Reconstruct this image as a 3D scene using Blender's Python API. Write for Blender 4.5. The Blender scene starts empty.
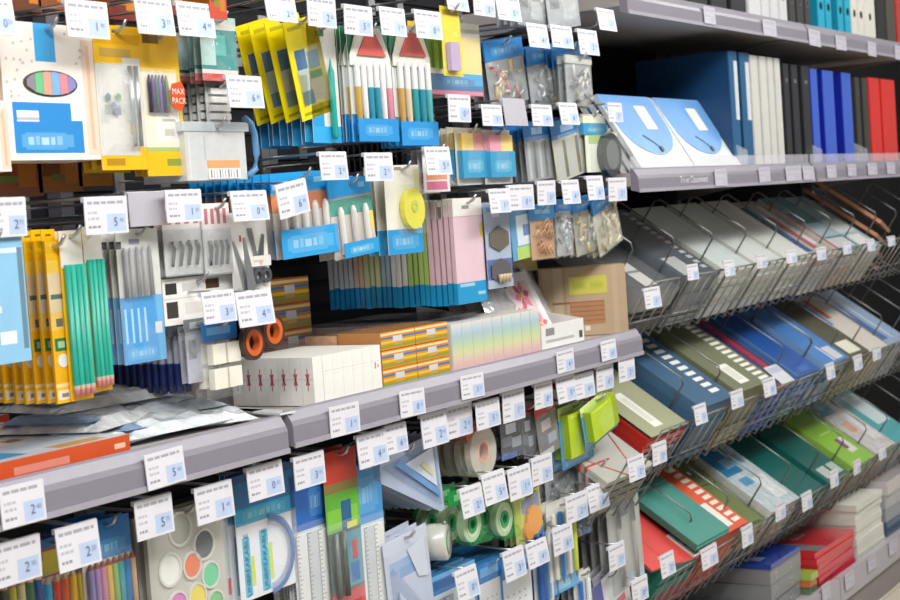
import bpy, math, random
from mathutils import Matrix, Vector
random.seed(7)
R_ = math.radians
COL = bpy.context.scene.collection
# ------------------------------------------------------------------ camera
FPX, CAMD, EYE = 1600.0, 1.5, 1.32
ax = Vector((970.0, 155.0, -1600.0)).normalized()
_s, _c = math.sin(R_(4)), math.cos(R_(4))
_t = (ax.x * -_s + ax.y * _c) / -ax.z
az = Vector((-_s, _c, _t)).normalized()
ay = az.cross(ax)
ROT = Matrix((ax, ay, az))
EYEP = Vector((0.0, -CAMD, EYE))

def at(px, py, Y):
    """Point of the plane y = Y seen at a pixel of the photograph."""
    d = ROT @ Vector((px - 450.0, 300.0 - py, -FPX))
    return EYEP + d * ((Y - EYEP.y) / d.y)

def on(px, py, Z):
    """Point of the level z = Z seen at a pixel of the photograph."""
    d = ROT @ Vector((px - 450.0, 300.0 - py, -FPX))
    return EYEP + d * ((Z - EYEP.z) / d.z)

cd = bpy.data.cameras.new('camera')
cam = bpy.data.objects.new('camera', cd)
COL.objects.link(cam)
cam.matrix_world = Matrix.Translation(EYEP) @ ROT.to_4x4()
cd.sensor_width = 36.0
cd.lens = FPX / 900.0 * 36.0
cd.clip_start, cd.clip_end = 0.05, 60
cd.dof.use_dof = True
cd.dof.focus_distance = 2.7
cd.dof.aperture_fstop = 9.5
bpy.context.scene.camera = cam

# ------------------------------------------------------------------ colours and materials
def lin(h):
    h = h.lstrip('#')
    o = []
    for i in (0, 2, 4):
        c = int(h[i:i + 2], 16) / 255.0
        o.append(c / 12.92 if c <= 0.04045 else ((c + 0.055) / 1.055) ** 2.4)
    return (o[0], o[1], o[2], 1.0)

def mat(name, rough=0.5, metal=0.0, spec=0.5, coat=0.0, clear=0.0, bump=0.0, bscale=60.0, vary=0.06, fixed=None, trans=0.0):
    m = bpy.data.materials.new(name)
    m.use_nodes = True
    nt = m.node_tree
    N, L = nt.nodes, nt.links
    b = N['Principled BSDF']
    out = N['Material Output']
    tc = N.new('ShaderNodeTexCoord')
    nz = N.new('ShaderNodeTexNoise')
    nz.inputs['Scale'].default_value = bscale
    nz.inputs['Detail'].default_value = 3
    L.new(tc.outputs['Object'], nz.inputs['Vector'])
    if fixed:
        src = N.new('ShaderNodeRGB'); src.outputs[0].default_value = lin(fixed); so = src.outputs[0]
    else:
        src = N.new('ShaderNodeAttribute'); src.attribute_name = 'Col'; so = src.outputs['Color']
    hv = N.new('ShaderNodeHueSaturation')
    mr = N.new('ShaderNodeMapRange')
    mr.inputs['From Min'].default_value, mr.inputs['From Max'].default_value = 0.3, 0.7
    mr.inputs['To Min'].default_value, mr.inputs['To Max'].default_value = 1 - vary, 1 + vary
    L.new(nz.outputs['Fac'], mr.inputs['Value'])
    L.new(mr.outputs['Result'], hv.inputs['Value'])
    L.new(so, hv.inputs['Color'])
    L.new(hv.outputs['Color'], b.inputs['Base Color'])
    b.inputs['Roughness'].default_value = rough
    b.inputs['Metallic'].default_value = metal
    b.inputs['Specular IOR Level'].default_value = spec
    b.inputs['Coat Weight'].default_value = coat
    b.inputs['Coat Roughness'].default_value = 0.12
    if bump:
        bp = N.new('ShaderNodeBump'); bp.inputs['Strength'].default_value = bump; bp.inputs['Distance'].default_value = 0.004
        L.new(nz.outputs['Fac'], bp.inputs['Height']); L.new(bp.outputs['Normal'], b.inputs['Normal'])
        if coat: L.new(bp.outputs['Normal'], b.inputs['Coat Normal'])
    if clear:
        tr = N.new('ShaderNodeBsdfTransparent'); mx = N.new('ShaderNodeMixShader')
        mx.inputs[0].default_value = clear
        L.new(b.outputs[0], mx.inputs[1]); L.new(tr.outputs[0], mx.inputs[2]); L.new(mx.outputs[0], out.inputs['Surface'])
    return m

MATS = {
    'paper': mat('printed_card', 0.5, vary=0.03, bscale=25),
    'gloss': mat('glossy_print', 0.25, coat=0.5, vary=0.03, bscale=25),
    'plastic': mat('moulded_plastic', 0.35, vary=0.03, bscale=30),
    'cloudy': mat('cloudy_polypropylene', 0.3, coat=0.4, vary=0.05, bscale=14, bump=0.15),
    'wrap': mat('crumpled_wrap', 0.16, coat=0.8, vary=0.12, bscale=45, bump=0.9),
    'frost': mat('frosted_plastic', 0.2, coat=0.4, clear=0.35, vary=0.04),
    'film': mat('clear_film', 0.09, clear=0.93, bump=0.8, bscale=38, vary=0.05),
    'haze': mat('hazy_film', 0.14, coat=0.3, clear=0.8, bump=0.7, bscale=35, vary=0.05),
    'acrylic': mat('clear_acrylic', 0.08, coat=0.3, clear=0.72, vary=0.02),
    'metal': mat('zinc_wire', 0.32, metal=0.85, vary=0.05),
    'wire': mat('grey_coated_wire', 0.35, metal=0.35, vary=0.05),
    'matte': mat('matte_panel', 0.85, spec=0.15, vary=0.05, bscale=12),
    'shelf': mat('painted_steel', 0.42, vary=0.03, bscale=12),
}
MIDX = {}

# ------------------------------------------------------------------ mesh builder
def mix(a, b, f):
    return '#' + ''.join('%02x' % int(int(a[q:q + 2], 16) * (1 - f) + int(b[q:q + 2], 16) * f) for q in (1, 3, 5))

def soft(u0, v0, u1, v1, a, b, n=6):
    'a smudged maker mark: a pale patch with a broken row of paler strokes'
    w, h = u1 - u0, v1 - v0
    o = [(u0 + w * 0.08, v0 + h * 0.24, u1 - w * 0.08, v1 - h * 0.24, mix(a, b, 0.3)), (u0 + w * 0.14, v0 + h * 0.16, u1 - w * 0.2, v1 - h * 0.14, mix(a, b, 0.3))]
    x, k = u0 + w * 0.18, 0
    while x < u1 - w * 0.24:
        e = x + w * (0.09, 0.06, 0.12, 0.07)[k % 4]
        o.append((x, v0 + h * (0.34, 0.3, 0.36)[k % 3], e, v1 - h * 0.34, mix(a, b, (0.75, 0.6, 0.85)[k % 3])))
        x = e + w * 0.03; k += 1
    return o

class MB:
    def __init__(s):
        s.v, s.f, s.c, s.m, s.s = [], [], [], [], []
        s.M = None
    def add(s, vs, fs, col, m='paper', smooth=False):
        b = len(s.v)
        for p in vs:
            p = Vector(p)
            s.v.append(s.M @ p if s.M is not None else p)
        many = isinstance(col, list)
        for i, f in enumerate(fs):
            s.f.append([b + k for k in f]); s.c.append(col[i] if many else col); s.m.append(m); s.s.append(smooth)
        return s
    def box(s, x0, x1, y0, y1, z0, z1, col, m='paper', front=None, top=None, left=None):
        vs = [(x0, y0, z0), (x1, y0, z0), (x1, y1, z0), (x0, y1, z0), (x0, y0, z1), (x1, y0, z1), (x1, y1, z1), (x0, y1, z1)]
        fs = [(0, 1, 5, 4), (1, 2, 6, 5), (2, 3, 7, 6), (3, 0, 4, 7), (4, 5, 6, 7), (3, 2, 1, 0)]
        return s.add(vs, fs, [front or col, col, col, left or col, top or col, col], m)
    def rod(s, pts, r, col, m='metal', n=6, closed=False):
        pts = [Vector(p) for p in pts]
        k = len(pts)
        vs, fs = [], []
        for i, p in enumerate(pts):
            a = pts[i - 1] if (i > 0 or closed) else p
            b = pts[(i + 1) % k] if (i < k - 1 or closed) else p
            d = (b - a).normalized()
            u = d.cross(Vector((0.31, 0.17, 0.93)))
            if u.length < 0.1: u = d.cross(Vector((1, 0, 0)))
            u.normalize(); w = d.cross(u)
            for j in range(n):
                t = 2 * math.pi * j / n
                vs.append(p + (u * math.cos(t) + w * math.sin(t)) * r)
        for i in range(k if closed else k - 1):
            for j in range(n):
                a, b = i * n + j, i * n + (j + 1) % n
                c, d = ((i + 1) % k) * n + (j + 1) % n, ((i + 1) % k) * n + j
                fs.append((a, b, c, d))
        if not closed:
            fs.append(tuple(range(n - 1, -1, -1))); fs.append(tuple(range((k - 1) * n, k * n)))
        return s.add(vs, fs, col, m, True)
    def lathe(s, x, y, prof, m='plastic', n=8, axis='z'):
        """prof: list of (z, r, colour of the band that ends here)"""
        vs, fs, cs = [], [], []
        for z, r, c in prof:
            for j in range(n):
                t = 2 * math.pi * j / n
                q = (r * math.cos(t), r * math.sin(t))
                vs.append((x + q[0], y + q[1], z) if axis == 'z' else ((x + q[0], z, y + q[1]) if axis == 'y' else (z, x + q[0], y + q[1])))
        for i in range(len(prof) - 1):
            for j in range(n):
                fs.append((i * n + j, i * n + (j + 1) % n, (i + 1) * n + (j + 1) % n, (i + 1) * n + j)); cs.append(prof[i + 1][2])
        fs.append(tuple(range(n - 1, -1, -1))); cs.append(prof[0][2])
        fs.append(tuple(range((len(prof) - 1) * n, len(prof) * n))); cs.append(prof[-1][2])
        return s.add(vs, fs, cs, m, n > 6)
    def prism(s, poly, y0, y1, col, m='paper', side=None):
        """poly: (x, z) outline, extruded from y0 (front) to y1"""
        n = len(poly)
        vs = [(p[0], y0, p[1]) for p in poly] + [(p[0], y1, p[1]) for p in poly]
        fs = [tuple(range(n)), tuple(range(2 * n - 1, n - 1, -1))] + [(i, i + n, (i + 1) % n + n, (i + 1) % n) for i in range(n)]
        return s.add(vs, fs, [col, col] + [side or col] * n, m)
    def ring(s, x, z, r0, r1, y0, y1, col, m='plastic', n=20, a0=0.0, a1=360.0, side=None):
        full = abs(a1 - a0) >= 359.9
        k = n if full else n + 1
        vs = []
        for i in range(k):
            t = R_(a0 + (a1 - a0) * i / n)
            c_, s_ = math.cos(t), math.sin(t)
            vs += [(x + r0 * c_, y0, z + r0 * s_), (x + r1 * c_, y0, z + r1 * s_), (x + r1 * c_, y1, z + r1 * s_), (x + r0 * c_, y1, z + r0 * s_)]
        fs, cs = [], []
        for i in range(n):
            a, b = 4 * i, 4 * ((i + 1) % k)
            for j in range(4):
                fs.append((a + j, a + (j + 1) % 4, b + (j + 1) % 4, b + j)); cs.append(col if j in (0, 2) else (side or col))
        if not full:
            fs += [(0, 3, 2, 1), (4 * n, 4 * n + 1, 4 * n + 2, 4 * n + 3)]; cs += [col, col]
        return s.add(vs, fs, cs, m)
    def sheet(s, x0, x1, z0, z1, y0, y1, base, paint=(), m='paper', side=None):
        """A card: its front (at y0) is one grid painted with rectangles (u0, v0, u1, v1, colour), v from the top down."""
        us, vv = {0.0, 1.0}, {0.0, 1.0}
        for p in paint:
            us |= {min(1, max(0, p[0])), min(1, max(0, p[2]))}; vv |= {min(1, max(0, p[1])), min(1, max(0, p[3]))}
        us, vv = sorted(us), sorted(vv)
        vs = [(x0 + (x1 - x0) * u, y0, z1 + (z0 - z1) * v) for v in vv for u in us]
        nu, nv = len(us), len(vv)
        fs, cs = [], []
        for j in range(nv - 1):
            for i in range(nu - 1):
                cu, cv = (us[i] + us[i + 1]) / 2, (vv[j] + vv[j + 1]) / 2
                c = base
                for p in paint:
                    if p[0] <= cu <= p[2] and p[1] <= cv <= p[3]: c = p[4]
                fs.append(((j + 1) * nu + i, (j + 1) * nu + i + 1, j * nu + i + 1, j * nu + i)); cs.append(c)
        b = len(vs)
        vs += [(x0, y1, z1), (x1, y1, z1), (x1, y1, z0), (x0, y1, z0)]
        tl, tr, br, bl = 0, nu - 1, nu * nv - 1, nu * (nv - 1)
        fs += [(b, b + 1, b + 2, b + 3), (tl, tr, b + 1, b), (bl, b + 3, b + 2, br), (tl, b, b + 3, bl), (tr, br, b + 2, b + 1)]
        cs += [side or base] * 5
        return s.add(vs, fs, cs, m)
    def pillow(s, x0, x1, z0, z1, y, d, col, m='film', nx=6, nz=8, crumple=0.0, seed=1, back=0.15):
        rnd = random.Random(seed)
        vs, fs = [], []
        for sgn, dd in ((-1, d), (1, d * back)):
            for j in range(nz + 1):
                for i in range(nx + 1):
                    u, v = i / nx, j / nz
                    bul = (max(0, math.sin(math.pi * u)) ** 0.4) * (max(0, math.sin(math.pi * v)) ** 0.35)
                    e = 0 if (i in (0, nx) or j in (0, nz)) else crumple * (rnd.random() - 0.5)
                    vs.append((x0 + (x1 - x0) * u, y + sgn * dd * bul + e, z0 + (z1 - z0) * v))
        k = (nx + 1) * (nz + 1)
        for q in (0, k):
            for j in range(nz):
                for i in range(nx):
                    a = q + j * (nx + 1) + i
                    f = (a, a + 1, a + nx + 2, a + nx + 1)
                    fs.append(f if q == 0 else f[::-1])
        return s.add(vs, fs, col, m, crumple == 0)
    def text(s, string, x, z, y, size, col, rot=0.0, m='paper'):
        vs, fs = glyphs(string)
        c_, s_ = math.cos(R_(rot)), math.sin(R_(rot))
        return s.add([(x + (p[0] * c_ - p[1] * s_) * size, y, z + (p[0] * s_ + p[1] * c_) * size) for p in vs], fs, col, m)

_GL = {}
def glyphs(string):
    if string not in _GL:
        cu = bpy.data.curves.new('lettering', 'FONT')
        cu.body = string; cu.align_x = 'CENTER'; cu.align_y = 'CENTER'; cu.resolution_u = 2
        o = bpy.data.objects.new('lettering', cu)
        COL.objects.link(o)
        bpy.context.view_layer.update()
        me = bpy.data.meshes.new_from_object(o.evaluated_get(bpy.context.evaluated_depsgraph_get()))
        _GL[string] = ([tuple(v.co) for v in me.vertices], [tuple(p.vertices) for p in me.polygons])
        bpy.data.objects.remove(o); bpy.data.curves.remove(cu); bpy.data.meshes.remove(me)
    return _GL[string]

def build(name, mb, parent=None):
    me = bpy.data.meshes.new(name)
    me.from_pydata([tuple(v) for v in mb.v], [], mb.f)
    keys = sorted(set(mb.m))
    for k in keys: me.materials.append(MATS[k])
    idx = {k: i for i, k in enumerate(keys)}
    a = me.color_attributes.new('Col', 'FLOAT_COLOR', 'CORNER')
    buf = []
    cache = {}
    for f, c in zip(mb.f, mb.c):
        if c not in cache: cache[c] = lin(c)
        buf.extend(cache[c] * len(f))
    a.data.foreach_set('color', buf)
    me.polygons.foreach_set('material_index', [idx[k] for k in mb.m])
    me.polygons.foreach_set('use_smooth', mb.s)
    me.update()
    o = bpy.data.objects.new(name, me)
    COL.objects.link(o)
    if parent: o.parent = parent
    return o

def tag(o, label, cat, group=None):
    o['label'] = label; o['category'] = cat
    if group: o['group'] = group
    return o

def structure(name, mb):
    o = build(name, mb); o['kind'] = 'structure'
    return o

def thing(name, label, cat, loc=(0, 0, 0), rot=(0, 0, 0), group=None):
    o = bpy.data.objects.new(name, None)
    o.empty_display_size = 0.02
    COL.objects.link(o)
    o.location = loc; o.rotation_euler = rot
    return tag(o, label, cat, group)

def dup(root, loc, rot=None, label=None):
    kids = list(root.children)
    r = root.copy(); COL.objects.link(r); r.location = loc
    if rot is not None: r.rotation_euler = rot
    if label: r['label'] = label
    for ch in kids:
        c = ch.copy(); COL.objects.link(c); c.parent = r
        for g in list(ch.children):
            d = g.copy(); COL.objects.link(d); d.parent = c
    return r

ORD = ['front', 'second', 'third', 'fourth', 'fifth', 'sixth', 'seventh', 'eighth', 'ninth', 'tenth', 'eleventh', 'twelfth', 'thirteenth', 'fourteenth', 'fifteenth', 'sixteenth', 'seventeenth',
       'eighteenth', 'nineteenth', 'twentieth', 'twenty-first', 'twenty-second', 'twenty-third', 'twenty-fourth']
# ------------------------------------------------------------------ setting
mb = MB(); mb.box(-4, 12, -6, 3, -0.1, 0.0, '#cfc6b4', 'plastic')
fl = structure('floor', mb)
m = mat('floor_tiles', 0.35, vary=0.05, bscale=5, fixed='#cfc7b6')
nt = m.node_tree
br = nt.nodes.new('ShaderNodeTexBrick'); br.offset = 0.0
br.inputs['Scale'].default_value = 2.5; br.inputs['Mortar Size'].default_value = 0.006
br.inputs['Brick Width'].default_value = 1.0; br.inputs['Row Height'].default_value = 1.0
br.inputs['Color1'].default_value = lin('#cfc7b6'); br.inputs['Color2'].default_value = lin('#c9c1af'); br.inputs['Mortar'].default_value = lin('#9d968a')
nt.links.new(nt.nodes['Texture Coordinate'].outputs['Object'], br.inputs['Vector'])
nt.links.new(br.outputs['Color'], nt.nodes['Hue/Saturation/Value'].inputs['Color'])
fl.data.materials[0] = m
mb = MB(); mb.box(-4, 12, -6, 3, 3.2, 3.3, '#e8e8e4', 'paper'); structure('ceiling', mb)
PANEL = 0.46
mb = MB(); mb.box(-1.0, 8.4, PANEL + 0.02, PANEL + 0.06, 0.0, 2.3, '#141517', 'matte'); structure('wall_back', mb)

LILAC, LILAC_D = '#86828f', '#9b96a4'
# perforated back panels behind the hooks
for i, (x0, x1) in enumerate(((0.72, 1.955), (1.965, 3.285))):
    r = thing('hook_panel', ['dark slotted back panel behind the pencil and scissors hooks', 'dark slotted back panel behind the notebooks and gold clip bags'][i], 'panel', (x0, PANEL, 0))
    mb = MB(); mb.box(0, x1 - x0, 0, 0.012, 0.17, 2.25, '#1b1c1f', 'matte'); build('panel_sheet', mb, r)
    mb = MB()
    for k in range(40):
        z = 0.25 + k * 0.05
        mb.box(0.02, x1 - x0 - 0.02, -0.004, 0.001, z, z + 0.034, '#222327', 'matte')
    build('slat_panel', mb, r)
for i, X in enumerate((0.7, 1.96, 3.292, 4.538, 5.8)):
    mb = MB(); mb.box(X - 0.015, X + 0.015, PANEL - 0.03, PANEL + 0.01, 0.0, 2.3, '#5a585f', 'shelf')
    tag(build('shelf_upright', mb), ['steel upright at the near end of the pencil bay', 'steel upright between the pencil bay and the notebook bay', 'steel upright between hook panels and wire file racks',
        'steel upright between the two banks of wire racks', 'steel upright at the far end of the wire racks'][i], 'upright', 'uprights')

def rail_profile(z0, z1, slant=0.012, d=0.02):
    # (y, z): front edge strip that leans out a little with a rounded top lip
    return [(0.0, z0), (0.0 + 0.004, z0 - 0.004), (d, z0), (d, z1), (slant + 0.004, z1 + 0.003), (slant, z1), (0.003, z1 - 0.014), (0.0, z1 - 0.022)]

def shelf(name, label, X0, X1, z, zr0, zr1, depth, lip=None, y0=0.0, rail=LILAC, deck='#b0aaa8'):
    r = thing(name, label, 'shelf', (X0, y0, z))
    w = X1 - X0
    mb = MB(); mb.box(0.002, w - 0.002, 0.02, depth, -0.03, 0.0, deck, 'shelf'); build('shelf_board', mb, r)
    p = [(y, q - z) for y, q in rail_profile(zr0, zr1)]
    n = len(p)
    mb = MB()
    vs = [(0.003, a, b) for a, b in p] + [(w - 0.003, a, b) for a, b in p]
    fs = [tuple(range(n)), tuple(range(2 * n - 1, n - 1, -1))] + [(i, i + n, (i + 1) % n + n, (i + 1) % n) for i in range(n)]
    mb.add(vs, fs, rail, 'plastic'); build('price_rail', mb, r)
    mb = MB(); mb.box(0.003, w - 0.003, -0.0025, 0.001, zr0 - z - 0.006, zr0 - z + 0.002, '#a39fab', 'plastic'); build('lower_lip', mb, r)
    for k, xx in enumerate((0.0, w - 0.004)):
        mb = MB(); mb.prism([(0.03, -0.03), (depth, -0.03), (depth, -0.075), (0.25, -0.045)], 0, 0.004, '#8d8a90', 'shelf')
        o = build('bracket', mb, r); o.rotation_euler = (0, 0, R_(90)); o.location = (xx + 0.004, 0, 0)
    if lip:
        mb = MB(); mb.box(0.003, w - 0.003, 0.016, 0.019, -0.001, lip, '#e6e4ee', 'acrylic'); build('clear_lip', mb, r)
    return r

shelf('shelf', 'lilac edged shelf carrying clear bags and orange box', 0.72, 1.955, 1.02, 0.975, 1.025, 0.43)
shelf('shelf', 'lilac edged shelf carrying white eraser cartons and pastel pads', 1.963, 3.272, 1.022, 0.98, 1.03, 0.43)
shelf('shelf', 'lilac edged upper shelf carrying black, white and teal binders', 3.3, 4.54, 1.785, 1.742, 1.792, 0.44)
shelf('shelf', 'upper shelf under the last black and red binders', 4.55, 5.8, 1.785, 1.742, 1.792, 0.44)
shelf('shelf', 'shelf with clear lip under the blue wallets and white binders', 3.3, 4.53, 1.382, 1.342, 1.389, 0.44, 0.035)
shelf('shelf', 'shelf with clear lip under the royal blue and red binders', 4.545, 5.8, 1.382, 1.342, 1.389, 0.44, 0.035)
def base(X0, X1, label):
    r = thing('base_shelf', label, 'shelf', (X0, 0, 0))
    w = X1 - X0
    mb = MB(); mb.box(0, w, 0.02, 0.45, 0.09, 0.15, '#a8a3a6', 'shelf'); build('shelf_board', mb, r)
    mb = MB(); mb.box(0.002, w - 0.002, 0.0, 0.02, 0.09, 0.165, '#aba6b0', 'plastic'); build('price_rail', mb, r)
    mb = MB(); mb.box(0, w, 0.012, 0.05, 0.0, 0.09, '#817c7c', 'shelf'); build('kick_plate', mb, r)
base(3.3, 4.545, 'bottom shelf under the grey and red folder piles')
base(4.55, 5.8, 'bottom shelf under the white paper pile far along')
base(0.72, 3.29, 'bottom shelf under the hanging packs')

# ------------------------------------------------------------------ light: rows of shop tubes over the aisle, bright shop around
def area(x, y, z, sx, sy, e, aim=None, col=(1, 0.98, 0.95)):
    d = bpy.data.lights.new('aisle_light', 'AREA'); d.shape = 'RECTANGLE'; d.size, d.size_y, d.energy = sx, sy, e * 0.88
    d.color = col
    o = bpy.data.objects.new('aisle_light', d); COL.objects.link(o); o.location = (x, y, z)
    if aim: o.rotation_euler = (Vector(aim) - Vector((x, y, z))).to_track_quat('-Z', 'Y').to_euler()
    return o
area(0.6, -1.7, 3.1, 3.0, 0.5, 150, (1.6, 0.2, 1.0))
area(3.6, -1.7, 3.1, 2.2, 0.4, 75, (3.4, 0.2, 0.9))
area(6.4, -1.7, 3.1, 2.2, 0.4, 60, (5.0, 0.2, 0.6))
w = bpy.data.worlds.new('shop'); bpy.context.scene.world = w
w.use_nodes = True
w.node_tree.nodes['Background'].inputs['Color'].default_value = (0.95, 0.98, 1.0, 1)
w.node_tree.nodes['Background'].inputs['Strength'].default_value = 0.28
vs = bpy.context.scene.view_settings
vs.view_transform = 'Standard'; vs.look = 'None'; vs.gamma = 1.0; vs.use_curve_mapping = False
vs.exposure = -0.16
bpy.context.scene.cycles.use_denoising = True
bpy.context.scene.cycles.max_bounces = 8
bpy.context.scene.cycles.transparent_max_bounces = 24
# ------------------------------------------------------------------ price tickets and hooks
TB, TL, TC = '#dddce4', '#a3a2ae', '#b9cae8'
def ticket_mb(w, h, price, seed=0):
    rnd = random.Random(seed)
    p = []
    x = 0.07
    while x < 0.86:                                   # grey product line
        e = x + rnd.uniform(0.1, 0.22); p.append((x, 0.11, min(e, 0.9), 0.19, TL)); x = e + 0.03
    for v in (0.38, 0.54, 0.76):
        x = 0.07
        for _ in range(3):
            e = x + rnd.uniform(0.04, 0.1); p.append((x, v, e, v + 0.07, '#b9b8c2' if v < 0.7 else '#96949f')); x = e + 0.02
    p.append((0.5, 0.46, 0.95, 0.94, TC))
    mb = MB(); mb.sheet(-w / 2, w / 2, -h, 0, 0, 0.0015, TB, p)
    mb.text(price[0], w * 0.2, -h * 0.69, -0.0006, h * 0.34, '#62719c')
    mb.text(price[1:], w * 0.34, -h * 0.64, -0.0006, h * 0.17, '#8b98ba')
    return mb
PRICES = ['2', '5', '1', '0', '3', '4', '6', '2']
_TN = [0]
def ticket_data(w, h, plain=False):
    if plain:
        mb = MB(); mb.sheet(-w / 2, w / 2, -h, 0, 0, 0.0015, '#bdbac6', [(0.1, 0.1, 0.9, 0.3, '#b0adba'), (0.1, 0.5, 0.5, 0.6, '#aeabb8'), (0.55, 0.5, 0.9, 0.9, '#b2b4c6')]); return mb
    _TN[0] += 1
    k = _TN[0]
    return ticket_mb(w, h, PRICES[k % 8] + ['50', '95', '20', '75', '40'][k % 5], k)

def span(l, r, t, b, Y):
    """world x0, x1, z_bottom, z_top on the plane y = Y of a pixel box"""
    my, mx = (t + b) / 2, (l + r) / 2
    return at(l, my, Y).x, at(r, my, Y).x, at(mx, b, Y).z, at(mx, t, Y).z

def shelf_ticket(l, r, t, b, label, Y=-0.0035, plain=False):
    x0, x1, z0, z1 = span(l, r, t, b, Y)
    o = build('price_ticket', ticket_data(x1 - x0, z1 - z0, plain))
    o.location = ((x0 + x1) / 2, Y, z1); o.rotation_euler = (R_(random.uniform(-3, 0)), R_(random.uniform(-1.5, 1.5)), 0)
    return tag(o, label, 'price tag', 'price tickets on the shelf edges')

WZ = '#b9b9bd'
def hook(desc, tk=None, xz=None, Yf=0.04, Yt=0.012, tilt=0.0, yaw=0.0, blank=False):
    """A display hook: prong (ends at xz), and an over-arm that carries a price tag in front."""
    if tk is not None:
        x0, x1, z0, z1 = span(*tk, Yt)
        tx, tz, w, h = (x0 + x1) / 2, z1, x1 - x0, z1 - z0
        if xz is None: xz = (tx, tz - 0.035)
    X, Z = xz
    r = thing('display_hook', ('tagged hook of the ' if tk is not None else 'bare hook of the ') + desc, 'hook', (X, PANEL - 0.004, Z), group='display hooks')
    L = PANEL - 0.004 - Yf
    mb = MB(); mb.rod([(0, 0, 0), (0, -L + 0.012, 0), (0, -L + 0.003, 0.004), (0, -L - 0.004, 0.014)], 0.0028, WZ)
    mb.box(-0.012, 0.012, -0.003, 0.004, -0.02, 0.045, WZ, 'metal')
    build('prong', mb, r)
    if tk is not None:
        dx, dz, dl = tx - X, tz - Z, PANEL - 0.004 - Yt
        mb = MB(); mb.rod([(0, 0, max(0.02, dz)), (dx, -dl + 0.03, dz), (dx, -dl + 0.004, dz)], 0.002, WZ); build('over_arm', mb, r)
        mb = MB()
        if blank: mb.sheet(-w / 2, w / 2, -h, 0, 0, 0.002, '#b5b3bd', (), 'plastic')
        else: mb = ticket_data(w, h)
        mb.box(-w / 2, w / 2, 0.0012, 0.006, -0.006, 0.001, '#d8d8e2', 'plastic')
        o = build('price_tag', mb, r); o.location = (dx, -dl, dz); o.rotation_euler = (R_(random.uniform(-8, 2)), R_(tilt), R_(yaw))
    return r
# ------------------------------------------------------------------ packs: parts in the pack's own width and height, hung from the top middle
class Pack:
    def __init__(s, w, h):
        s.w, s.h, s.parts = w, h, []
    def X(s, u): return (u - 0.5) * s.w
    def Z(s, v): return -v * s.h
    def put(s, name, mb, under=None):
        s.parts.append((name, mb, under)); return len(s.parts) - 1
    def card(s, name, base, paint=(), u0=0, v0=0, u1=1, v1=1, y=0.0, t=0.0012, m='gloss', text=None):
        mb = MB(); mb.sheet(s.X(u0), s.X(u1), s.Z(v1), s.Z(v0), y, y + t, base, paint, m)
        for tx in text or (): mb.text(tx[0], s.X(tx[1]), s.Z(tx[2]), y - 0.0006, tx[3] * s.h, tx[4], tx[5] if len(tx) > 5 else 0)
        return s.put(name, mb)
    def block(s, name, col, u0, v0, u1, v1, y0, y1, paint=(), m='gloss', side=None):
        mb = MB(); mb.sheet(s.X(u0), s.X(u1), s.Z(v1), s.Z(v0), y0, y1, col, paint, m, side)
        return s.put(name, mb)
    def pens(s, name, n, u0, u1, v0, v1, y, segs, rf=0.42, m='plastic', slant=0.0, under=None):
        """segs: cycle of [(v fraction from the top, radius factor, colour)]"""
        p = (u1 - u0) / n
        for i in range(n):
            sg = segs[i % len(segs)]
            r = min(0.0055, p * s.w * rf)
            zt, zb = s.Z(v0), s.Z(v1)
            mb = MB(); mb.lathe(s.X(u0 + p * (i + 0.5)), y - r, [(zt + (zb - zt) * a, r * q, c) for a, q, c in sg], m, 8)
            s.put(name, mb, under)
    def bag(s, d=0.006, u0=0, v0=0, u1=1, v1=1, y=-0.001, m='film', col='#f2f6fa', name='clear_bag', crumple=0.0, seed=1):
        mb = MB(); mb.pillow(s.X(u0), s.X(u1), s.Z(v1), s.Z(v0), y, d, col, m, crumple=crumple, seed=seed)
        return s.put(name, mb)
    def disc(s, name, cu, cv, r, y, t, col, m='gloss', n=20, sz=1.0, under=None):
        mb = MB(); mb.prism([(s.X(cu) + r * math.cos(2 * math.pi * i / n), s.Z(cv) + sz * r * math.sin(2 * math.pi * i / n)) for i in range(n)], y, y + t, col, m)
        return s.put(name, mb, under)
    def ring(s, name, cu, cv, r0, r1, y, t, col, m='plastic', a0=0, a1=360, under=None):
        mb = MB(); mb.ring(s.X(cu), s.Z(cv), r0, r1, y, y + t, col, m, 24, a0, a1)
        return s.put(name, mb, under)
    def poly(s, name, pts, y, t, col, m='gloss', under=None):
        mb = MB(); mb.prism([(s.X(u), s.Z(v)) for u, v in pts], y, y + t, col, m)
        return s.put(name, mb, under)
    def make(s, tname, label, cat, loc, rot=(0, 0, 0), group=None):
        r = thing(tname, label, cat, loc, rot, group)
        done = []
        for name, mb, under in s.parts:
            done.append(build(name, mb, done[under] if under is not None else r))
        return r

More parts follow.
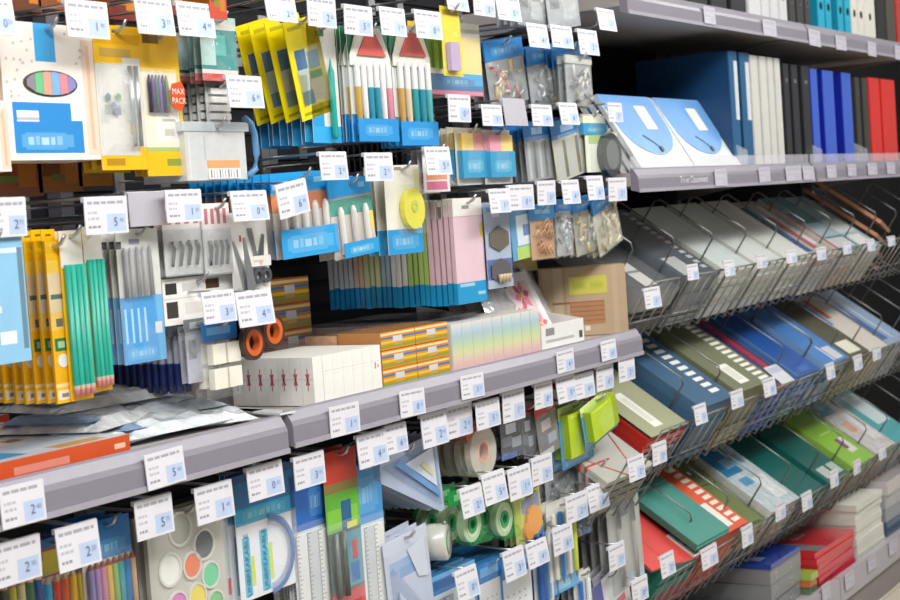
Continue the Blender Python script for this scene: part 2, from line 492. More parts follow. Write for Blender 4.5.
def hang(tname, cat, desc, px, style, n=1, dy=0.012, Y=0.06, tk=None, Yt=0.012, blank=False, roll=0.0, yaw=0.0, pitch=0.0, group=None, jit=1.0, hk=True, label=None, tilt=0.0, dx=0.0, Yf=None, **kw):
    """Hang n packs one behind the other; px: the front one's box in the photograph on the plane y = Y."""
    x0, x1, z0, z1 = span(*px, Y)
    p = Pack(x1 - x0, z1 - z0)
    style(p, **kw)
    X, Z = (x0 + x1) / 2, z1
    g = group or (desc + ' row' if n > 1 else None)
    lab = label or (desc if n == 1 else desc + ', front one')
    r = p.make(tname, lab, cat, (X, Y, Z), (R_(pitch), R_(roll), R_(yaw)), g)
    rnd = random.Random(int(X * 1000) + int(Z * 977))
    for k in range(1, n):
        dup(r, (X + rnd.uniform(-1, 1) * 0.0015 * jit + dx * k, Y + dy * k, Z + rnd.uniform(-1, 1) * 0.0025 * jit),
            (R_(pitch), R_(roll + rnd.uniform(-1, 1) * 1.2 * jit), R_(yaw + rnd.uniform(-1, 1) * 2 * jit)), '%s, %s from the front' % (desc, ORD[k]))
    if hk:
        hook(desc, tk, (X, Z - 0.008), (Y - 0.018) if Yf is None else Yf, Yt, tilt, 0.0, blank)
    return r
# ------------------------------------------------------------------ wire file racks: three tiers that slope down to the aisle
SL = R_(35)
UU = Vector((0, math.cos(SL), math.sin(SL)))     # up the slope, away from the aisle
NN = Vector((0, -math.sin(SL), math.cos(SL)))    # out of the slope
FH = 0.165                                       # height of the front grating
def tier_origin(zt, Y=0.02):
    return Vector((0, Y, zt)) - NN * FH
WC = '#8d8c8a'
def rack(label, X0, X1, cells, zt, Y=0.02, dividers=None, height=0.215):
    O = tier_origin(zt, Y)
    r = thing('wire_file_rack', label, 'rack', (X0, O.y, O.z), (SL, 0, 0), 'wire file racks')
    w = X1 - X0
    mb = MB()                                    # local: y up the slope, z out of it
    for k in range(7):
        mb.rod([(0, 0.02 + k * 0.05, -0.004), (w, 0.02 + k * 0.05, -0.004)], 0.002, WC, 'wire', 5)
    nx = int(w / 0.12)
    for k in range(nx + 1):
        mb.rod([(w * k / nx, 0.0, -0.008), (w * k / nx, 0.40, -0.008)], 0.0016, WC, 'wire', 5)
    build('floor_grating', mb, r)
    for i in range(len(cells) - 1):
        a, b = cells[i] - X0 + 0.004, cells[i + 1] - X0 - 0.004
        mb = MB()
        mb.rod([(a, 0.02, -0.006), (a, -0.004, -0.006), (a, -0.006, FH), (b, -0.006, FH), (b, -0.004, -0.006), (b, 0.02, -0.006)], 0.0027, WC, 'wire', 6)
        for q in (0.25, 0.5, 0.75):
            x = a + (b - a) * q
            mb.rod([(x, 0.02, -0.006), (x, -0.004, -0.006), (x, -0.006, FH)], 0.0022, WC, 'wire', 6)
        mb.rod([(a, -0.006, 0.05), (b, -0.006, 0.05)], 0.0018, WC, 'wire', 5)
        build('front_grating', mb, r)
    for i, x in enumerate(cells):
        if dividers is not None and i not in dividers: continue
        a = x - X0
        mb = MB(); mb.rod([(a, 0.07, -0.004), (a, 0.074, height - 0.012), (a, 0.086, height), (a, 0.25, height), (a, 0.262, height - 0.012), (a, 0.266, -0.004)], 0.0024, '#6f6f70', 'wire', 6)
        build('side_divider', mb, r)
    return r

def rack_ticket(l, r, t, b, label, Y=-0.003):
    x0, x1, z0, z1 = span(l, r, t, b, Y)
    w, h = x1 - x0, z1 - z0
    mb = ticket_data(w, h)
    mb.box(-w / 2, w / 2, 0.001, 0.005, -0.006, 0.0, '#d8d8e2', 'plastic')
    o = build('price_ticket', mb); o.location = ((x0 + x1) / 2, Y, z1); o.rotation_euler = (R_(random.uniform(-6, 2)), 0, 0)
    return tag(o, label, 'price tag', 'price tickets on the wire racks')

def folder_mb(w, L, t, top, paint=(), edge=None, m='plastic', sag=0.0):
    """Local: x across, y up the slope (0 = front end), z out of the slope. The top face is painted with u across and v from the far end to the front."""
    mb = MB(); mb.M = Matrix(((1, 0, 0, 0), (0, 0, 1, 0), (0, -1, 0, 0), (0, 0, 0, 1)))
    # sheet's front (y0) becomes the top: x -> x, z -> y, -y -> z
    mb.sheet(-w / 2, w / 2, 0, L, -t, 0, top, paint, m, edge or top)
    mb.M = None
    return mb

def place_on_slope(o, O, X, s, n, yaw=0.0, pitch=0.0, rollx=0.0):
    p = O + UU * s + NN * n
    o.location = (X, p.y, p.z)
    o.rotation_euler = (Matrix.Rotation(SL, 3, 'X') @ Matrix.Rotation(R_(yaw), 3, 'Z') @ Matrix.Rotation(R_(pitch), 3, 'X') @ Matrix.Rotation(R_(rollx), 3, 'Y')).to_euler()
    return o

def stack(zt, X, runs, Y=0.02, w=0.224, L=0.312, seed=0):
    """runs from the bottom up: (kind, noun, n, t, colour, paint, edge, m, label of the one on top or the label that all share, extras)"""
    rnd = random.Random(seed + int(X * 100) + int(zt * 1000))
    O = tier_origin(zt, Y)
    h = 0.001
    for run in runs:
        name, cat, n, t, top, paint, edge, m, label = run[:9]
        ex = run[9] if len(run) > 9 else {}
        first = None
        for k in range(n):
            last = k == n - 1
            if first is None:
                src = build(name, folder_mb(ex.get('w', w), ex.get('L', L), t, top, paint if n == 1 or ex.get('all') else (), edge, m)) ; first = src; o = src
            elif last and paint and not ex.get('all'):
                o = build(name, folder_mb(ex.get('wtop', ex.get('w', w)), ex.get('L', L), t, top, paint, edge, m))
            else:
                o = src.copy(); COL.objects.link(o)
            j = ex.get('jit', 1.0)
            place_on_slope(o, O, X + ex.get('dx', 0) + ex.get('fan', 0) * (k - n / 2) + (ex.get('dxtop', 0) if last else 0) + rnd.uniform(-1, 1) * min(0.0025, 0.0016 * j), 0.004 + ex.get('ds', 0) + rnd.uniform(0, 1) * 0.006 * j, h, ex.get('yaw', 0) + rnd.uniform(-1, 1) * min(0.6, 0.45 * j), ex.get('pitch', 0), ex.get('rollx', 0))
            one = isinstance(label, str)
            lb = label if one else (label[0] if last else label[1])
            grp = ex.get('group') or ((label if one else label[1]) if n > 1 else None)
            if n > 1 and (one or (not last and n > 2)): lb = '%s, %s down' % (lb, 'first' if one and last else ORD[n - 1 - k])
            tag(o, lb, cat, grp)
            h += t + 0.0006
    return h
# ------------------------------------------------------------------ the wire racks and what lies in them
CELLS = [3.374, 3.618, 3.862, 4.105, 4.344]
CELLF = [4.594, 4.834, 5.075, 5.315, 5.555]
C = [3.497, 3.742, 3.985, 4.226, 4.464, 4.712, 4.955, 5.195, 5.43]
Z1, Z2, Z3 = 1.132, 0.787, 0.452
for zt, nm in ((Z1, 'top'), (Z2, 'middle'), (Z3, 'lowest')):
    rack('grey wire file rack, %s tier beside the hook panels' % nm, 3.32, 4.587, CELLS + [4.584], zt, dividers={Z1: [0, 1, 2, 3, 4], Z2: [1, 2, 4, 5], Z3: [1, 2, 3, 4]}[zt])
    rack('grey wire file rack, %s tier at the far end' % nm, 4.59, 5.79, CELLF + [5.785], zt)

def dashes(u0, u1, col='#dfe0d6', n=13, v0=0.05, v1=0.93, extra=()):
    p = []
    for i in range(n):
        a = v0 + (v1 - v0) * i / n
        p.append((u0, a, u1, a + (v1 - v0) / n * 0.55, col))
    return p + list(extra)
LB = '#e4e3dd'
F = 'file_folder'
# top tier
stack(Z1, C[0], [
    (F, 'folder', 9, 0.007, '#2a2c30', (), '#4a4c52', 'plastic', 'thin black folder low in the stack under the grey binder'),
    ('lever_arch_binder', 'binder', 1, 0.055, '#5d6165', [(0.3, 0.62, 0.62, 0.92, '#cfd0cd'), (0.3, 0.72, 0.62, 0.75, '#8a8c8c'), (0.0, 0.0, 1, 0.05, '#4a4d52')], '#8f9294', 'gloss', 'dark grey binder with pale label, first pile of the top wire tier')])
stack(Z1, C[1], [
    (F, 'folder', 6, 0.008, '#54606b', (), '#8b9094', 'plastic', 'grey plastic folder low under the dash-edged slate box file'),
    ('box_file', 'file', 2, 0.045, '#4a5560', dashes(0.78, 0.92, '#b9bfc2', 12, extra=[(0.1, 0.7, 0.5, 0.95, '#b4b8b8')]), '#6d747a', 'gloss', ('slate box file with pale dashed edge on the top wire tier', 'slate box file directly under its twin on the top wire tier'))])
CL = '#c9d3d2'
for k, (i, nm) in enumerate(((2, 'nearest'), (3, 'middle'), (4, 'farthest'))):
    stack(Z1, C[i], [(F, 'folder', 13, 0.0105, [CL, '#d2d9d6', '#d6dad4'][k], (), '#d8dad2', 'cloudy', ('topmost frosted clear folder on the %s of three frosted piles' % nm, 'frosted clear folder within the %s of three frosted piles' % nm), {'group': 'frosted folders, %s pile' % nm, 'fan': 0.0022, 'w': 0.205})])
stack(Z1, C[5], [
    (F, 'folder', 4, 0.012, '#c9c4bb', (), '#d4cfc6', 'cloudy', 'pale folder at the foot of the mixed pile beyond the frosted ones'),
    (F, 'folder', 4, 0.012, '#2a5d92', (), '#cfc9c2', 'plastic', ('upper blue folder in mixed pile beyond the frosted ones', 'blue folder inside mixed pile beyond the frosted ones')),
    (F, 'folder', 3, 0.01, '#b8b6b4', [(0.1, 0.1, 0.4, 0.9, '#2c5a8a'), (0.55, 0.3, 0.75, 0.95, '#b65a64'), (0.78, 0.1, 0.95, 0.8, '#e2dedb')], '#c9a9a4', 'gloss', ('grey folder with blue and red bands on the mixed pile', 'grey edged folder below the banded one on the mixed pile'))])
stack(Z1, C[6], [
    (F, 'folder', 6, 0.012, '#c3a79c', (), '#ccb8ad', 'plastic', 'pinkish edged folder under the teal printed folder'),
    (F, 'folder', 5, 0.013, '#3f8f9c', [(0.0, 0.5, 1, 0.75, '#a9c4cb'), (0.1, 0.78, 0.9, 0.96, '#d5d8d8'), (0.02, 0.1, 0.12, 0.95, '#c65c6a')], '#d6cfc8', 'gloss', ('teal printed folder with grey band on far top wire tier', 'teal folder under the printed teal folder'))])
stack(Z1, C[7], [
    (F, 'folder', 10, 0.013, '#9fc4cc', [(0.1, 0.45, 0.9, 0.7, '#d8e4e4'), (0.2, 0.75, 0.8, 0.95, '#e8eaea')], '#d9d4cc', 'cloudy', ('pale aqua folder with white panel on far top wire tier', 'pale aqua folder within the far top pile'))])
for k in range(4):
    o = build('magazine_sleeve', folder_mb(0.2, 0.3, 0.012, ['#b5683e', '#8a4a2c', '#d69a72', '#5a3a2c'][k], [(0.2, 0.2, 0.8, 0.6, '#e3c3a8')] if k % 2 == 0 else (), '#c98f6c', 'gloss'))
    place_on_slope(o, tier_origin(Z1), C[8], 0.02 + k * 0.012, 0.03 + k * 0.045, 0, 0, 14)
    tag(o, ['orange sleeve lowest at the end of the top wire tier', 'rust brown sleeve at the end of the top wire tier', 'tan sleeve at the end of the top wire tier', 'dark brown sleeve uppermost at the end of the top wire tier'][k], 'folder', 'sleeves at the end of the top tier')
# middle tier
stack(Z2, C[0], [
    (F, 'folder', 9, 0.0085, '#243f63', (), '#35557c', 'plastic', 'navy folder at the bottom of the red folder pile'),
    (F, 'folder', 7, 0.0065, '#c22a1e', (), '#c9342a', 'gloss', ('uppermost red folder under the sage green flap folder', 'red folder in the pile under the sage green folder'), {'dx': -0.02}),
    ('flap_folder', 'folder', 1, 0.006, '#9a9d7c', [(0.3, 0.5, 0.52, 0.92, LB), (0.34, 0.56, 0.47, 0.86, '#d2d2c6')], '#2e2f2a', 'paper', 'sage green folder with white label lying on red folders', {'dx': -0.012})])
stack(Z2, C[1], [
    (F, 'folder', 8, 0.01, '#1f3f63', (), '#3a5a80', 'plastic', 'dark blue folder at the foot of the dash-edged blue file pile'),
    ('box_file', 'file', 3, 0.03, '#2f5878', dashes(0.62, 0.86, LB, 11), '#44698c', 'paper', ('steel blue box file with white dashes on middle wire tier', 'steel blue box file under the dash-edged one'))])
stack(Z2, C[2], [
    (F, 'folder', 6, 0.01, '#6a6b52', (), '#a7a48c', 'paper', 'olive folder at the foot of the dash-edged olive file pile'),
    ('box_file', 'file', 4, 0.029, '#6a6e50', dashes(0.72, 0.95, LB, 15, 0.0, 0.98, [(0.26, 0.66, 0.5, 0.92, LB), (0.3, 0.7, 0.46, 0.88, '#cfcfc2'), (0.33, 0.0, 0.345, 0.62, '#5a5e44')]), '#7d8064', 'paper', ('olive green file with white dashes and label, middle wire tier', 'olive green file under the dash-edged olive one'), {'wtop': 0.275, 'dxtop': 0.03})])
stack(Z2, C[3], [
    (F, 'folder', 14, 0.0083, '#28489a', (), '#4567a8', 'plastic', 'royal blue folder low under the red-rimmed purple folder', {'dx': -0.01}),
    (F, 'folder', 3, 0.009, '#4f3a72', [(0.78, 0.0, 0.92, 1, '#c0302c')], '#c0392f', 'gloss', ('purple folder with red rim beside the olive file', 'purple folder under the red-rimmed one'), {'dx': -0.01}),
    ('paper_sheet', 'paper', 1, 0.002, '#c8c9ce', [(0.1, 0.1, 0.9, 0.4, '#aab2c4')], None, 'paper', 'crumpled pale paper slip on the purple folder', {'w': 0.1, 'L': 0.07, 'dx': 0.06, 'pitch': 6})])
stack(Z2, C[4], [
    (F, 'folder', 16, 0.0092, '#1d56a6', [(0.0, 0.0, 0.03, 1, '#5f92d0'), (0.93, 0.0, 0.95, 1, '#3f78c4'), (0.3, 0.9, 0.7, 0.97, '#3a70bc')], '#5d86b8', 'gloss', ('topmost cobalt blue folder of the nearer blue pile', 'cobalt blue folder within the nearer blue pile'), {'jit': 2.2, 'fan': 0.0022, 'w': 0.198})])
stack(Z2, C[5], [
    (F, 'folder', 13, 0.0095, '#2462bd', (), '#8ea6c0', 'gloss', 'blue folder within the farther blue pile', {'jit': 2.0, 'fan': 0.0024, 'w': 0.2}),
    ('box_file', 'file', 1, 0.035, '#4a86cc', [(0.55, 0.78, 0.88, 0.97, '#d9dde2'), (0.45, 0.74, 0.5, 0.98, '#e9ebee')], '#86a9cf', 'gloss', 'sky blue file with white tab on the farther blue pile')])
stack(Z2, C[6], [
    (F, 'folder', 9, 0.01, '#6d6a5c', (), '#a49d8a', 'paper', 'taupe folder under the dark olive labelled file'),
    ('box_file', 'file', 2, 0.03, '#4d4c38', [(0.25, 0.76, 0.8, 0.95, '#d8d6c8')], '#77755f', 'paper', ('dark olive file with square white label near the rack end', 'dark olive file under the labelled one'))])
stack(Z2, C[7], [
    (F, 'folder', 12, 0.0115, '#c8c2b8', [(0.05, 0.05, 0.25, 0.5, '#5a86b8'), (0.3, 0.05, 0.5, 0.4, '#b9584a')], '#b6aa98', 'paper', ('cream folder with blue and rust patches by the rack end', 'cream folder in the pile by the rack end'))])
stack(Z2, C[8], [
    (F, 'folder', 10, 0.014, '#8fa8c8', [(0.0, 0.2, 0.3, 0.9, '#2f5d9c'), (0.5, 0.1, 0.55, 0.9, '#e8eaf0')], '#b9bcc4', 'cloudy', ('pale blue folder with dark blue stripe, last middle pile', 'pale blue folder in the last middle pile'))])
# lowest tier
stack(Z3, C[0], [
    (F, 'folder', 6, 0.011, '#b5303c', (), '#a93b40', 'plastic', 'crimson folder at the foot of the bottle green pile'),
    (F, 'folder', 9, 0.009, '#1f6a5c', (), '#2f8272', 'plastic', ('upper bottle green folder with white card on its corner', 'bottle green folder below the white card')),
    ('flap_folder', 'folder', 1, 0.006, '#e0504c', [(0.36, 0.1, 0.375, 1, '#b03a3a'), (0.0, 0.0, 1, 0.3, '#c23330')], '#d8474a', 'gloss', 'coral red flap folder lying askew at the rack front', {'dx': -0.05, 'ds': 0.008, 'yaw': -7, 'pitch': 1, 'w': 0.225}),
    ('card_slip', 'card', 1, 0.003, '#e4e2da', [(0.2, 0.2, 0.7, 0.35, '#b9b6b0'), (0.2, 0.5, 0.5, 0.58, '#a9a6a0')], None, 'paper', 'white printed card on the corner of green folders', {'w': 0.075, 'L': 0.085, 'dx': 0.075, 'ds': -0.004})])
stack(Z3, C[1], [
    (F, 'folder', 5, 0.01, '#b83a2a', (), '#c24a36', 'plastic', 'brick red folder at the foot of the orange file pile'),
    ('box_file', 'file', 4, 0.031, '#d2542c', dashes(0.78, 0.96, '#e8ded2', 13, 0.0, 0.97, [(0.55, 0.66, 0.72, 0.95, '#e2ddd2')]), '#c8502e', 'paper', ('orange file with white dashes under the glossy teal folder', 'orange file below the dash-edged orange one'), {'wtop': 0.25, 'dxtop': 0.022}),
    (F, 'folder', 2, 0.008, '#4f978c', [(0.0, 0.0, 1.0, 0.3, '#38786f'), (0.0, 0.34, 1, 0.36, '#6cb0a6')], '#2f7d72', 'gloss', ('glossy teal folder lying across orange files', 'teal folder directly under the glossy teal one'), {'dx': -0.105, 'w': 0.21})])
stack(Z3, C[2], [
    (F, 'folder', 6, 0.009, '#2b3a52', (), '#54606f', 'plastic', 'navy grey folder at the foot of the khaki pile'),
    (F, 'folder', 7, 0.0085, '#5e6a45', (), '#a3937c', 'paper', 'khaki folder in the pile under the elastic ones'),
    ('flap_folder', 'folder', 1, 0.006, '#5f6d40', [(0.0, 0.6, 1, 0.61, '#46522e')], '#6b7848', 'gloss', 'khaki folder with creased flap lying second from top', {'yaw': 3, 'dx': 0.015, 'ds': 0.006}),
    ('flap_folder', 'folder', 1, 0.006, '#6d7b48', [(0.0, 0.48, 1, 0.495, '#525f36'), (0.45, 0.0, 0.46, 0.48, '#525f36'), (0.6, 0.3, 0.66, 0.34, '#e6e8dc')], '#7d8a56', 'gloss', 'khaki flap folder with white button on top of its pile', {'yaw': -4, 'dx': -0.02, 'ds': 0.02, 'pitch': 2})])
stack(Z3, C[3], [
    (F, 'folder', 9, 0.0095, '#c9c2b8', (), '#b59a86', 'paper', 'beige edged folder under the blue and white printed one'),
    (F, 'folder', 6, 0.0095, '#c3d0d6', [(0.05, 0.0, 0.6, 0.5, '#3d86b4'), (0.3, 0.3, 0.9, 0.42, '#8ab4cc'), (0.2, 0.56, 0.5, 0.66, '#5a9cc2'), (0.55, 0.6, 0.9, 0.9, '#e2e6e6')], '#d3d4d0', 'wrap', ('white folder with blue print in crinkled wrap', 'wrapped white folder below the blue printed one'))])
for k, i in enumerate((4, 5)):
    nm = ('nearer', 'farther')[k]
    stack(Z3, C[i], [
        (F, 'folder', 7, 0.0105, '#0f5652', (), '#3f7c74', 'plastic', 'dark teal folder deep within the %s teal pile' % nm, {'jit': 1.5, 'w': 0.21}),
        (F, 'folder', 6, 0.0095, '#0f5f5c', [(0.15, 0.82, 0.5, 0.97, '#b9c4be'), (0.6, 0.82, 0.92, 0.97, '#b4c0ba')] if k else (), '#1f7068', 'gloss', ('dark teal folder with two pale labels atop the %s teal pile' % nm if k else 'plain dark teal folder atop the %s teal pile' % nm, 'dark teal folder below the top of the %s pile' % nm), {'jit': 1.5, 'fan': 0.005, 'w': 0.2})])
stack(Z3, C[6], [
    (F, 'folder', 9, 0.01, '#8a8474', (), '#8d8272', 'paper', 'brown-grey folder at the foot of the lime pile'),
    (F, 'folder', 5, 0.0105, '#8cbf3a', [(0.52, 0.62, 0.82, 0.84, '#e2e0d4'), (0.5, 0.62, 0.66, 0.78, '#8a4a72'), (0.3, 0.5, 0.75, 0.515, '#c0dc8a')], '#9cc455', 'gloss', ('lime green folder with small purple and white picture', 'lime green folder under the one with the picture'))])
stack(Z3, C[7], [
    (F, 'folder', 9, 0.01, '#b8aea2', (), '#a5988a', 'paper', 'grey-brown folder under the white and aqua wrapped folder'),
    (F, 'folder', 5, 0.011, '#d2cdcc', [(0.0, 0.0, 0.6, 0.35, '#2b94b0'), (0.2, 0.5, 0.5, 0.66, '#d6a58c'), (0.6, 0.4, 0.95, 0.85, '#e8e6e6')], '#c9c0b8', 'wrap', ('white and aqua folder in wrap beyond the lime pile', 'wrapped white folder below the white and aqua one'))])
stack(Z3, C[8], [
    (F, 'folder', 11, 0.013, '#3fa3ac', [(0.3, 0.2, 0.9, 0.7, '#cfe2e2')], '#bcc4c0', 'gloss', ('aqua folder with white panel in the last low pile', 'aqua folder inside the last low pile'))])
# small rack under the end of the notebook shelf
ZG = 0.772
rack('short grey wire file rack under the end of the notebook shelf', 3.02, 3.285, [3.03, 3.28], ZG, Y=-0.05, dividers=[])
stack(ZG, 3.152, [
    (F, 'folder', 8, 0.01, '#30332f', (), '#8e8d84', 'paper', 'dark folder in the short rack under the grey elastic folder', {'w': 0.22}),
    ('elastic_folder', 'folder', 2, 0.008, '#a9a9a2', (), '#b5b4ac', 'paper', ('pale grey folder with pink elastic bands across its corners', 'pale grey folder directly under the banded one'), {'w': 0.24, 'L': 0.3})], Y=-0.05)
O_ = tier_origin(ZG)
top = [o for o in bpy.data.objects if o.name.startswith('elastic_folder')]
top = [o for o in top if 'bands' in o['label']][0]
for a, b in (((-0.121, 0.1, 0.0088), (-0.02, -0.001, 0.0088)), ((0.02, -0.001, 0.0088), (0.121, 0.16, 0.0088))):
    mb = MB(); mb.rod([a, b], 0.0018, '#c96a6a', 'plastic', 5); build('elastic_band', mb, top)
for spec in (
    (687, 698, 264, 280, 'the dark grey binder'), (724, 734, 260, 276, 'the slate box file'), (757, 767, 254, 268, 'the nearest frosted pile'), (786, 796, 250, 263, 'the middle frosted pile'), (817, 826, 247, 260, 'the farthest frosted pile'),
    (843, 851, 242, 254, 'the mixed blue and red pile'), (867, 874, 239, 251, 'the teal printed pile'), (888, 895, 236, 246, 'the pale aqua pile')):
    rack_ticket(*spec[:4], 'white tag on the top wire tier, before ' + spec[4])
for spec in (
    (694, 706, 404, 424, 'the red folders'), (731, 743, 390, 408, 'the steel blue files'), (763, 775, 378, 396, 'the olive files'), (826, 834, 363, 379, 'the nearer blue pile'), (854, 862, 355, 370, 'the farther blue pile'), (873, 881, 346, 360, 'the dark olive files')):
    rack_ticket(*spec[:4], 'white tag on the middle wire tier, before ' + spec[4])
for spec in (
    (660, 674, 553, 576, 'the coral flap folder'), (701, 717, 546, 567, 'the bottle green folders'), (742, 753, 525, 546, 'the orange files'), (776, 786, 502, 520, 'the khaki folders'), (802, 812, 492, 510, 'the wrapped blue and white folders'),
    (830, 838, 470, 487, 'the nearer teal pile'), (854, 861, 460, 474, 'the farther teal pile'), (878, 885, 445, 459, 'the lime folders')):
    rack_ticket(*spec[:4], 'white tag on the lowest wire tier, before ' + spec[4])
rack_ticket(653, 667, 442, 464, 'white price tag on the short rack below the grey elastic folder', -0.064)
rack_ticket(628, 644, 456, 480, 'white price tag on the near end of the short rack', -0.066)
rack_ticket(644, 660, 287, 308, 'white price tag low on the near end of the top wire tier', 0.012)
# ------------------------------------------------------------------ binders standing on the two upper shelves
def binder(l, r, y, z, h, col, label, hole=None, strip=None, depth=0.27, Y=0.06, side=None, name='lever_arch_binder', cat='binder', group=None):
    x0, x1 = at(l, y, Y).x, at(r, y, Y).x
    w = max(0.02, x1 - x0 - 0.003)
    r_ = thing(name, label, cat, (x0, Y, z + 0.0005), (0, 0, R_(random.uniform(-1.2, 1.2))), group)
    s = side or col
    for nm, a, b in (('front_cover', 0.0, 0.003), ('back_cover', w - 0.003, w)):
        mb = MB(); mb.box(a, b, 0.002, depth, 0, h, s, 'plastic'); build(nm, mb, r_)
    mb = MB(); mb.box(0.003, w - 0.003, 0.0, 0.004, 0.0, h, col, 'plastic')
    build('spine', mb, r_)
    mb = MB(); mb.box(0.004, w - 0.004, 0.02, depth - 0.015, 0.004, h - 0.012, '#d9d6cc', 'paper'); build('page_block', mb, r_)
    if hole:
        zz, c, rr = hole
        mb = MB(); mb.ring(w / 2, zz, rr * 0.6, rr, -0.0012, 0.002, c, 'metal', 16); build('finger_ring', mb, r_)
        mb = MB(); mb.prism([(w / 2 + rr * 0.6 * math.cos(t * 0.393), zz + rr * 0.6 * math.sin(t * 0.393)) for t in range(16)], -0.0006, 0.001, '#15161a', 'plastic'); build('finger_hole', mb, r_)
    if strip:
        a, b, z0, z1, c = strip
        mb = MB(); mb.box(w * a, w * b, -0.0014, 0.001, h * z0, h * z1, c, 'gloss'); build('spine_label', mb, r_)
    return r_
ZS, ZT = 1.382, 1.785
N_ = ['first', 'second', 'third', 'fourth', 'fifth', 'sixth']
for k, (l, r) in enumerate(((731, 740), (742, 752))):
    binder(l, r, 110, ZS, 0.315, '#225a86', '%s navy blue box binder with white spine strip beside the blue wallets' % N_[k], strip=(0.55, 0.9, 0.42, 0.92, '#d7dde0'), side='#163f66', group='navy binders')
for k, (l, r) in enumerate(((753, 761), (762, 769), (770, 776), (777, 783))):
    binder(l, r, 110, ZS, 0.312, '#cfcfca', '%s off-white binder counting from the navy ones' % N_[k], side='#c4c5c2', group='off-white binders')
for k, (l, r) in enumerate(((785, 791), (793, 800), (803, 811))):
    binder(l, r, 110, ZS, 0.30, '#26272b', '%s black binder between the off-white and royal blue ones' % N_[k], group='black binders, middle', strip=(0.3, 0.7, 0.82, 0.86, '#5a5b60'))
for k, (l, r) in enumerate(((812, 819), (824, 835), (843, 853))):
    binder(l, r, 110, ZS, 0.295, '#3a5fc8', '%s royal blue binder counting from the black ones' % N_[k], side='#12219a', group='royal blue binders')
for k, (l, r) in enumerate(((856, 861), (863, 869))):
    binder(l, r, 110, ZS, 0.285, '#37352f', '%s charcoal binder beside the red ones' % N_[k], group='charcoal binders')
for k, (l, r) in enumerate(((870, 881), (882, 896))):
    binder(l, r, 110, ZS, 0.29, '#d8281c', '%s red binder beside the charcoal ones' % N_[k], side='#c81f18', group='red binders')
for k, (l, r) in enumerate(((690, 708), (711, 728), (731, 747))):
    binder(l, r, 8, ZT, 0.315, '#2c2c30', '%s black binder at the near end of the top shelf' % N_[k], group='black binders, top shelf near end')
for k, (l, r) in enumerate(((749, 761), (762, 770), (771, 779), (780, 788))):
    binder(l, r, 12, ZT, 0.315, '#d2d2d4', '%s white binder beside the black ones on the top shelf' % N_[k], hole=(0.09, '#55565c', 0.011) if k == 3 else None, group='white binders, top shelf near')
for k, (l, r) in enumerate(((789, 796), (797, 804), (805, 811))):
    binder(l, r, 15, ZT, 0.315, '#3c3b3a', '%s black ring-holed binder beside the teal ones' % N_[k], hole=(0.088, '#8c8c8e', 0.014), group='black ring-holed binders')
for k, (l, r) in enumerate(((818, 825), (826, 832), (838, 844), (845, 851))):
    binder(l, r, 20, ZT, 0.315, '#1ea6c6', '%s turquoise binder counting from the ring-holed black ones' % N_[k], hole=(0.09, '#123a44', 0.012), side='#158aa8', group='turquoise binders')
for k, (l, r) in enumerate(((852, 858), (859, 864), (865, 876))):
    binder(l, r, 25, ZT, 0.315, '#dcdad2', '%s white ring-holed binder beside the turquoise ones' % N_[k], hole=(0.09, '#3a3a3c', 0.012), group='white ring-holed binders')
binder(877, 886, 30, ZT, 0.315, '#1d1c1c', 'black binder next to the last white ring-holed one')
binder(887, 896, 30, ZT, 0.315, '#4a473e', 'dark grey-brown binder beside the red one on top shelf')
binder(897, 908, 30, ZT, 0.315, '#b83228', 'red binder at the far end of the top shelf')
# blue wallets that lean back on the shelf
def wallet(X0, X1, k, which):
    w, h = X1 - X0, 0.222
    p = Pack(w, h)
    mb = MB(); mb.sheet(p.X(0), p.X(1), -h, 0, 0.001, 0.012, '#dfe3e4', [(0, 0, 1, 0.12, '#a9c6e6')], 'cloudy'); p.put('clear_pocket', mb)
    mb = MB()
    pts = [(-w / 2, 0.0), (w / 2 - 0.02, 0.0), (w / 2 - 0.012, -0.02)] + [(math.cos(R_(a)) * w * 0.46, -0.085 + math.sin(R_(a)) * 0.09) for a in range(0, -181, -15)]
    mb.prism(pts, -0.0012, 0.001, '#6fa6e2', 'cloudy', '#8fb8e8'); f = p.put('flap', mb)
    mb = MB(); mb.sheet(w * 0.04, w * 0.24, -0.1, -0.03, -0.0018, -0.001, '#e2e0da', (), 'paper'); p.put('name_label', mb, f)
    p.disc('button', 0.55, 0.72, 0.008, -0.005, 0.004, '#4a3c28', 'plastic', under=f)
    mb = MB(); mb.rod([(w * 0.05, -h * 0.72, -0.004), (w * 0.0, -h * 0.62, -0.003), (-w * 0.14, -h * 0.52, -0.003)] if False else [(w * 0.05, -0.004, -h * 0.72), (w * -0.02, -0.003, -h * 0.63), (-w * 0.14, -0.003, -h * 0.54)], 0.0011, '#4b5566', 'plastic', 5); p.put('string', mb, f)
    a = R_(-31)
    y0 = 0.04 + k * 0.0235
    return p.make('document_wallet', '%s translucent blue wallet with button and string, %s' % (('front', 'second', 'third')[k], which), 'wallet', ((X0 + X1) / 2, y0 + h * math.sin(-a), ZS + 0.002 + h * math.cos(a)), (a, 0, 0), 'blue wallets, ' + which)
for k in range(3):
    wallet(3.43, 3.745, k, 'nearer pile')
    wallet(3.755, 4.07, k, 'pile beside navy binders')
for X in (4.075, 4.70, 5.16):
    mb = MB(); mb.M = Matrix.Translation((X, 0.03, ZS)) @ Matrix.Rotation(R_(90), 4, 'Z')
    mb.prism([(0.0, 0.0), (0.34, 0.0), (0.34, 0.2), (0.27, 0.2), (0.0, 0.05)], -0.0012, 0.0012, '#e6eaee', 'acrylic')
    tag(build('shelf_divider', mb), {4.075: 'clear acrylic divider between the wallets and navy binders', 4.70: 'clear acrylic divider between black and royal blue binders', 5.16: 'clear acrylic divider between charcoal and red binders'}[X], 'divider', 'clear dividers')

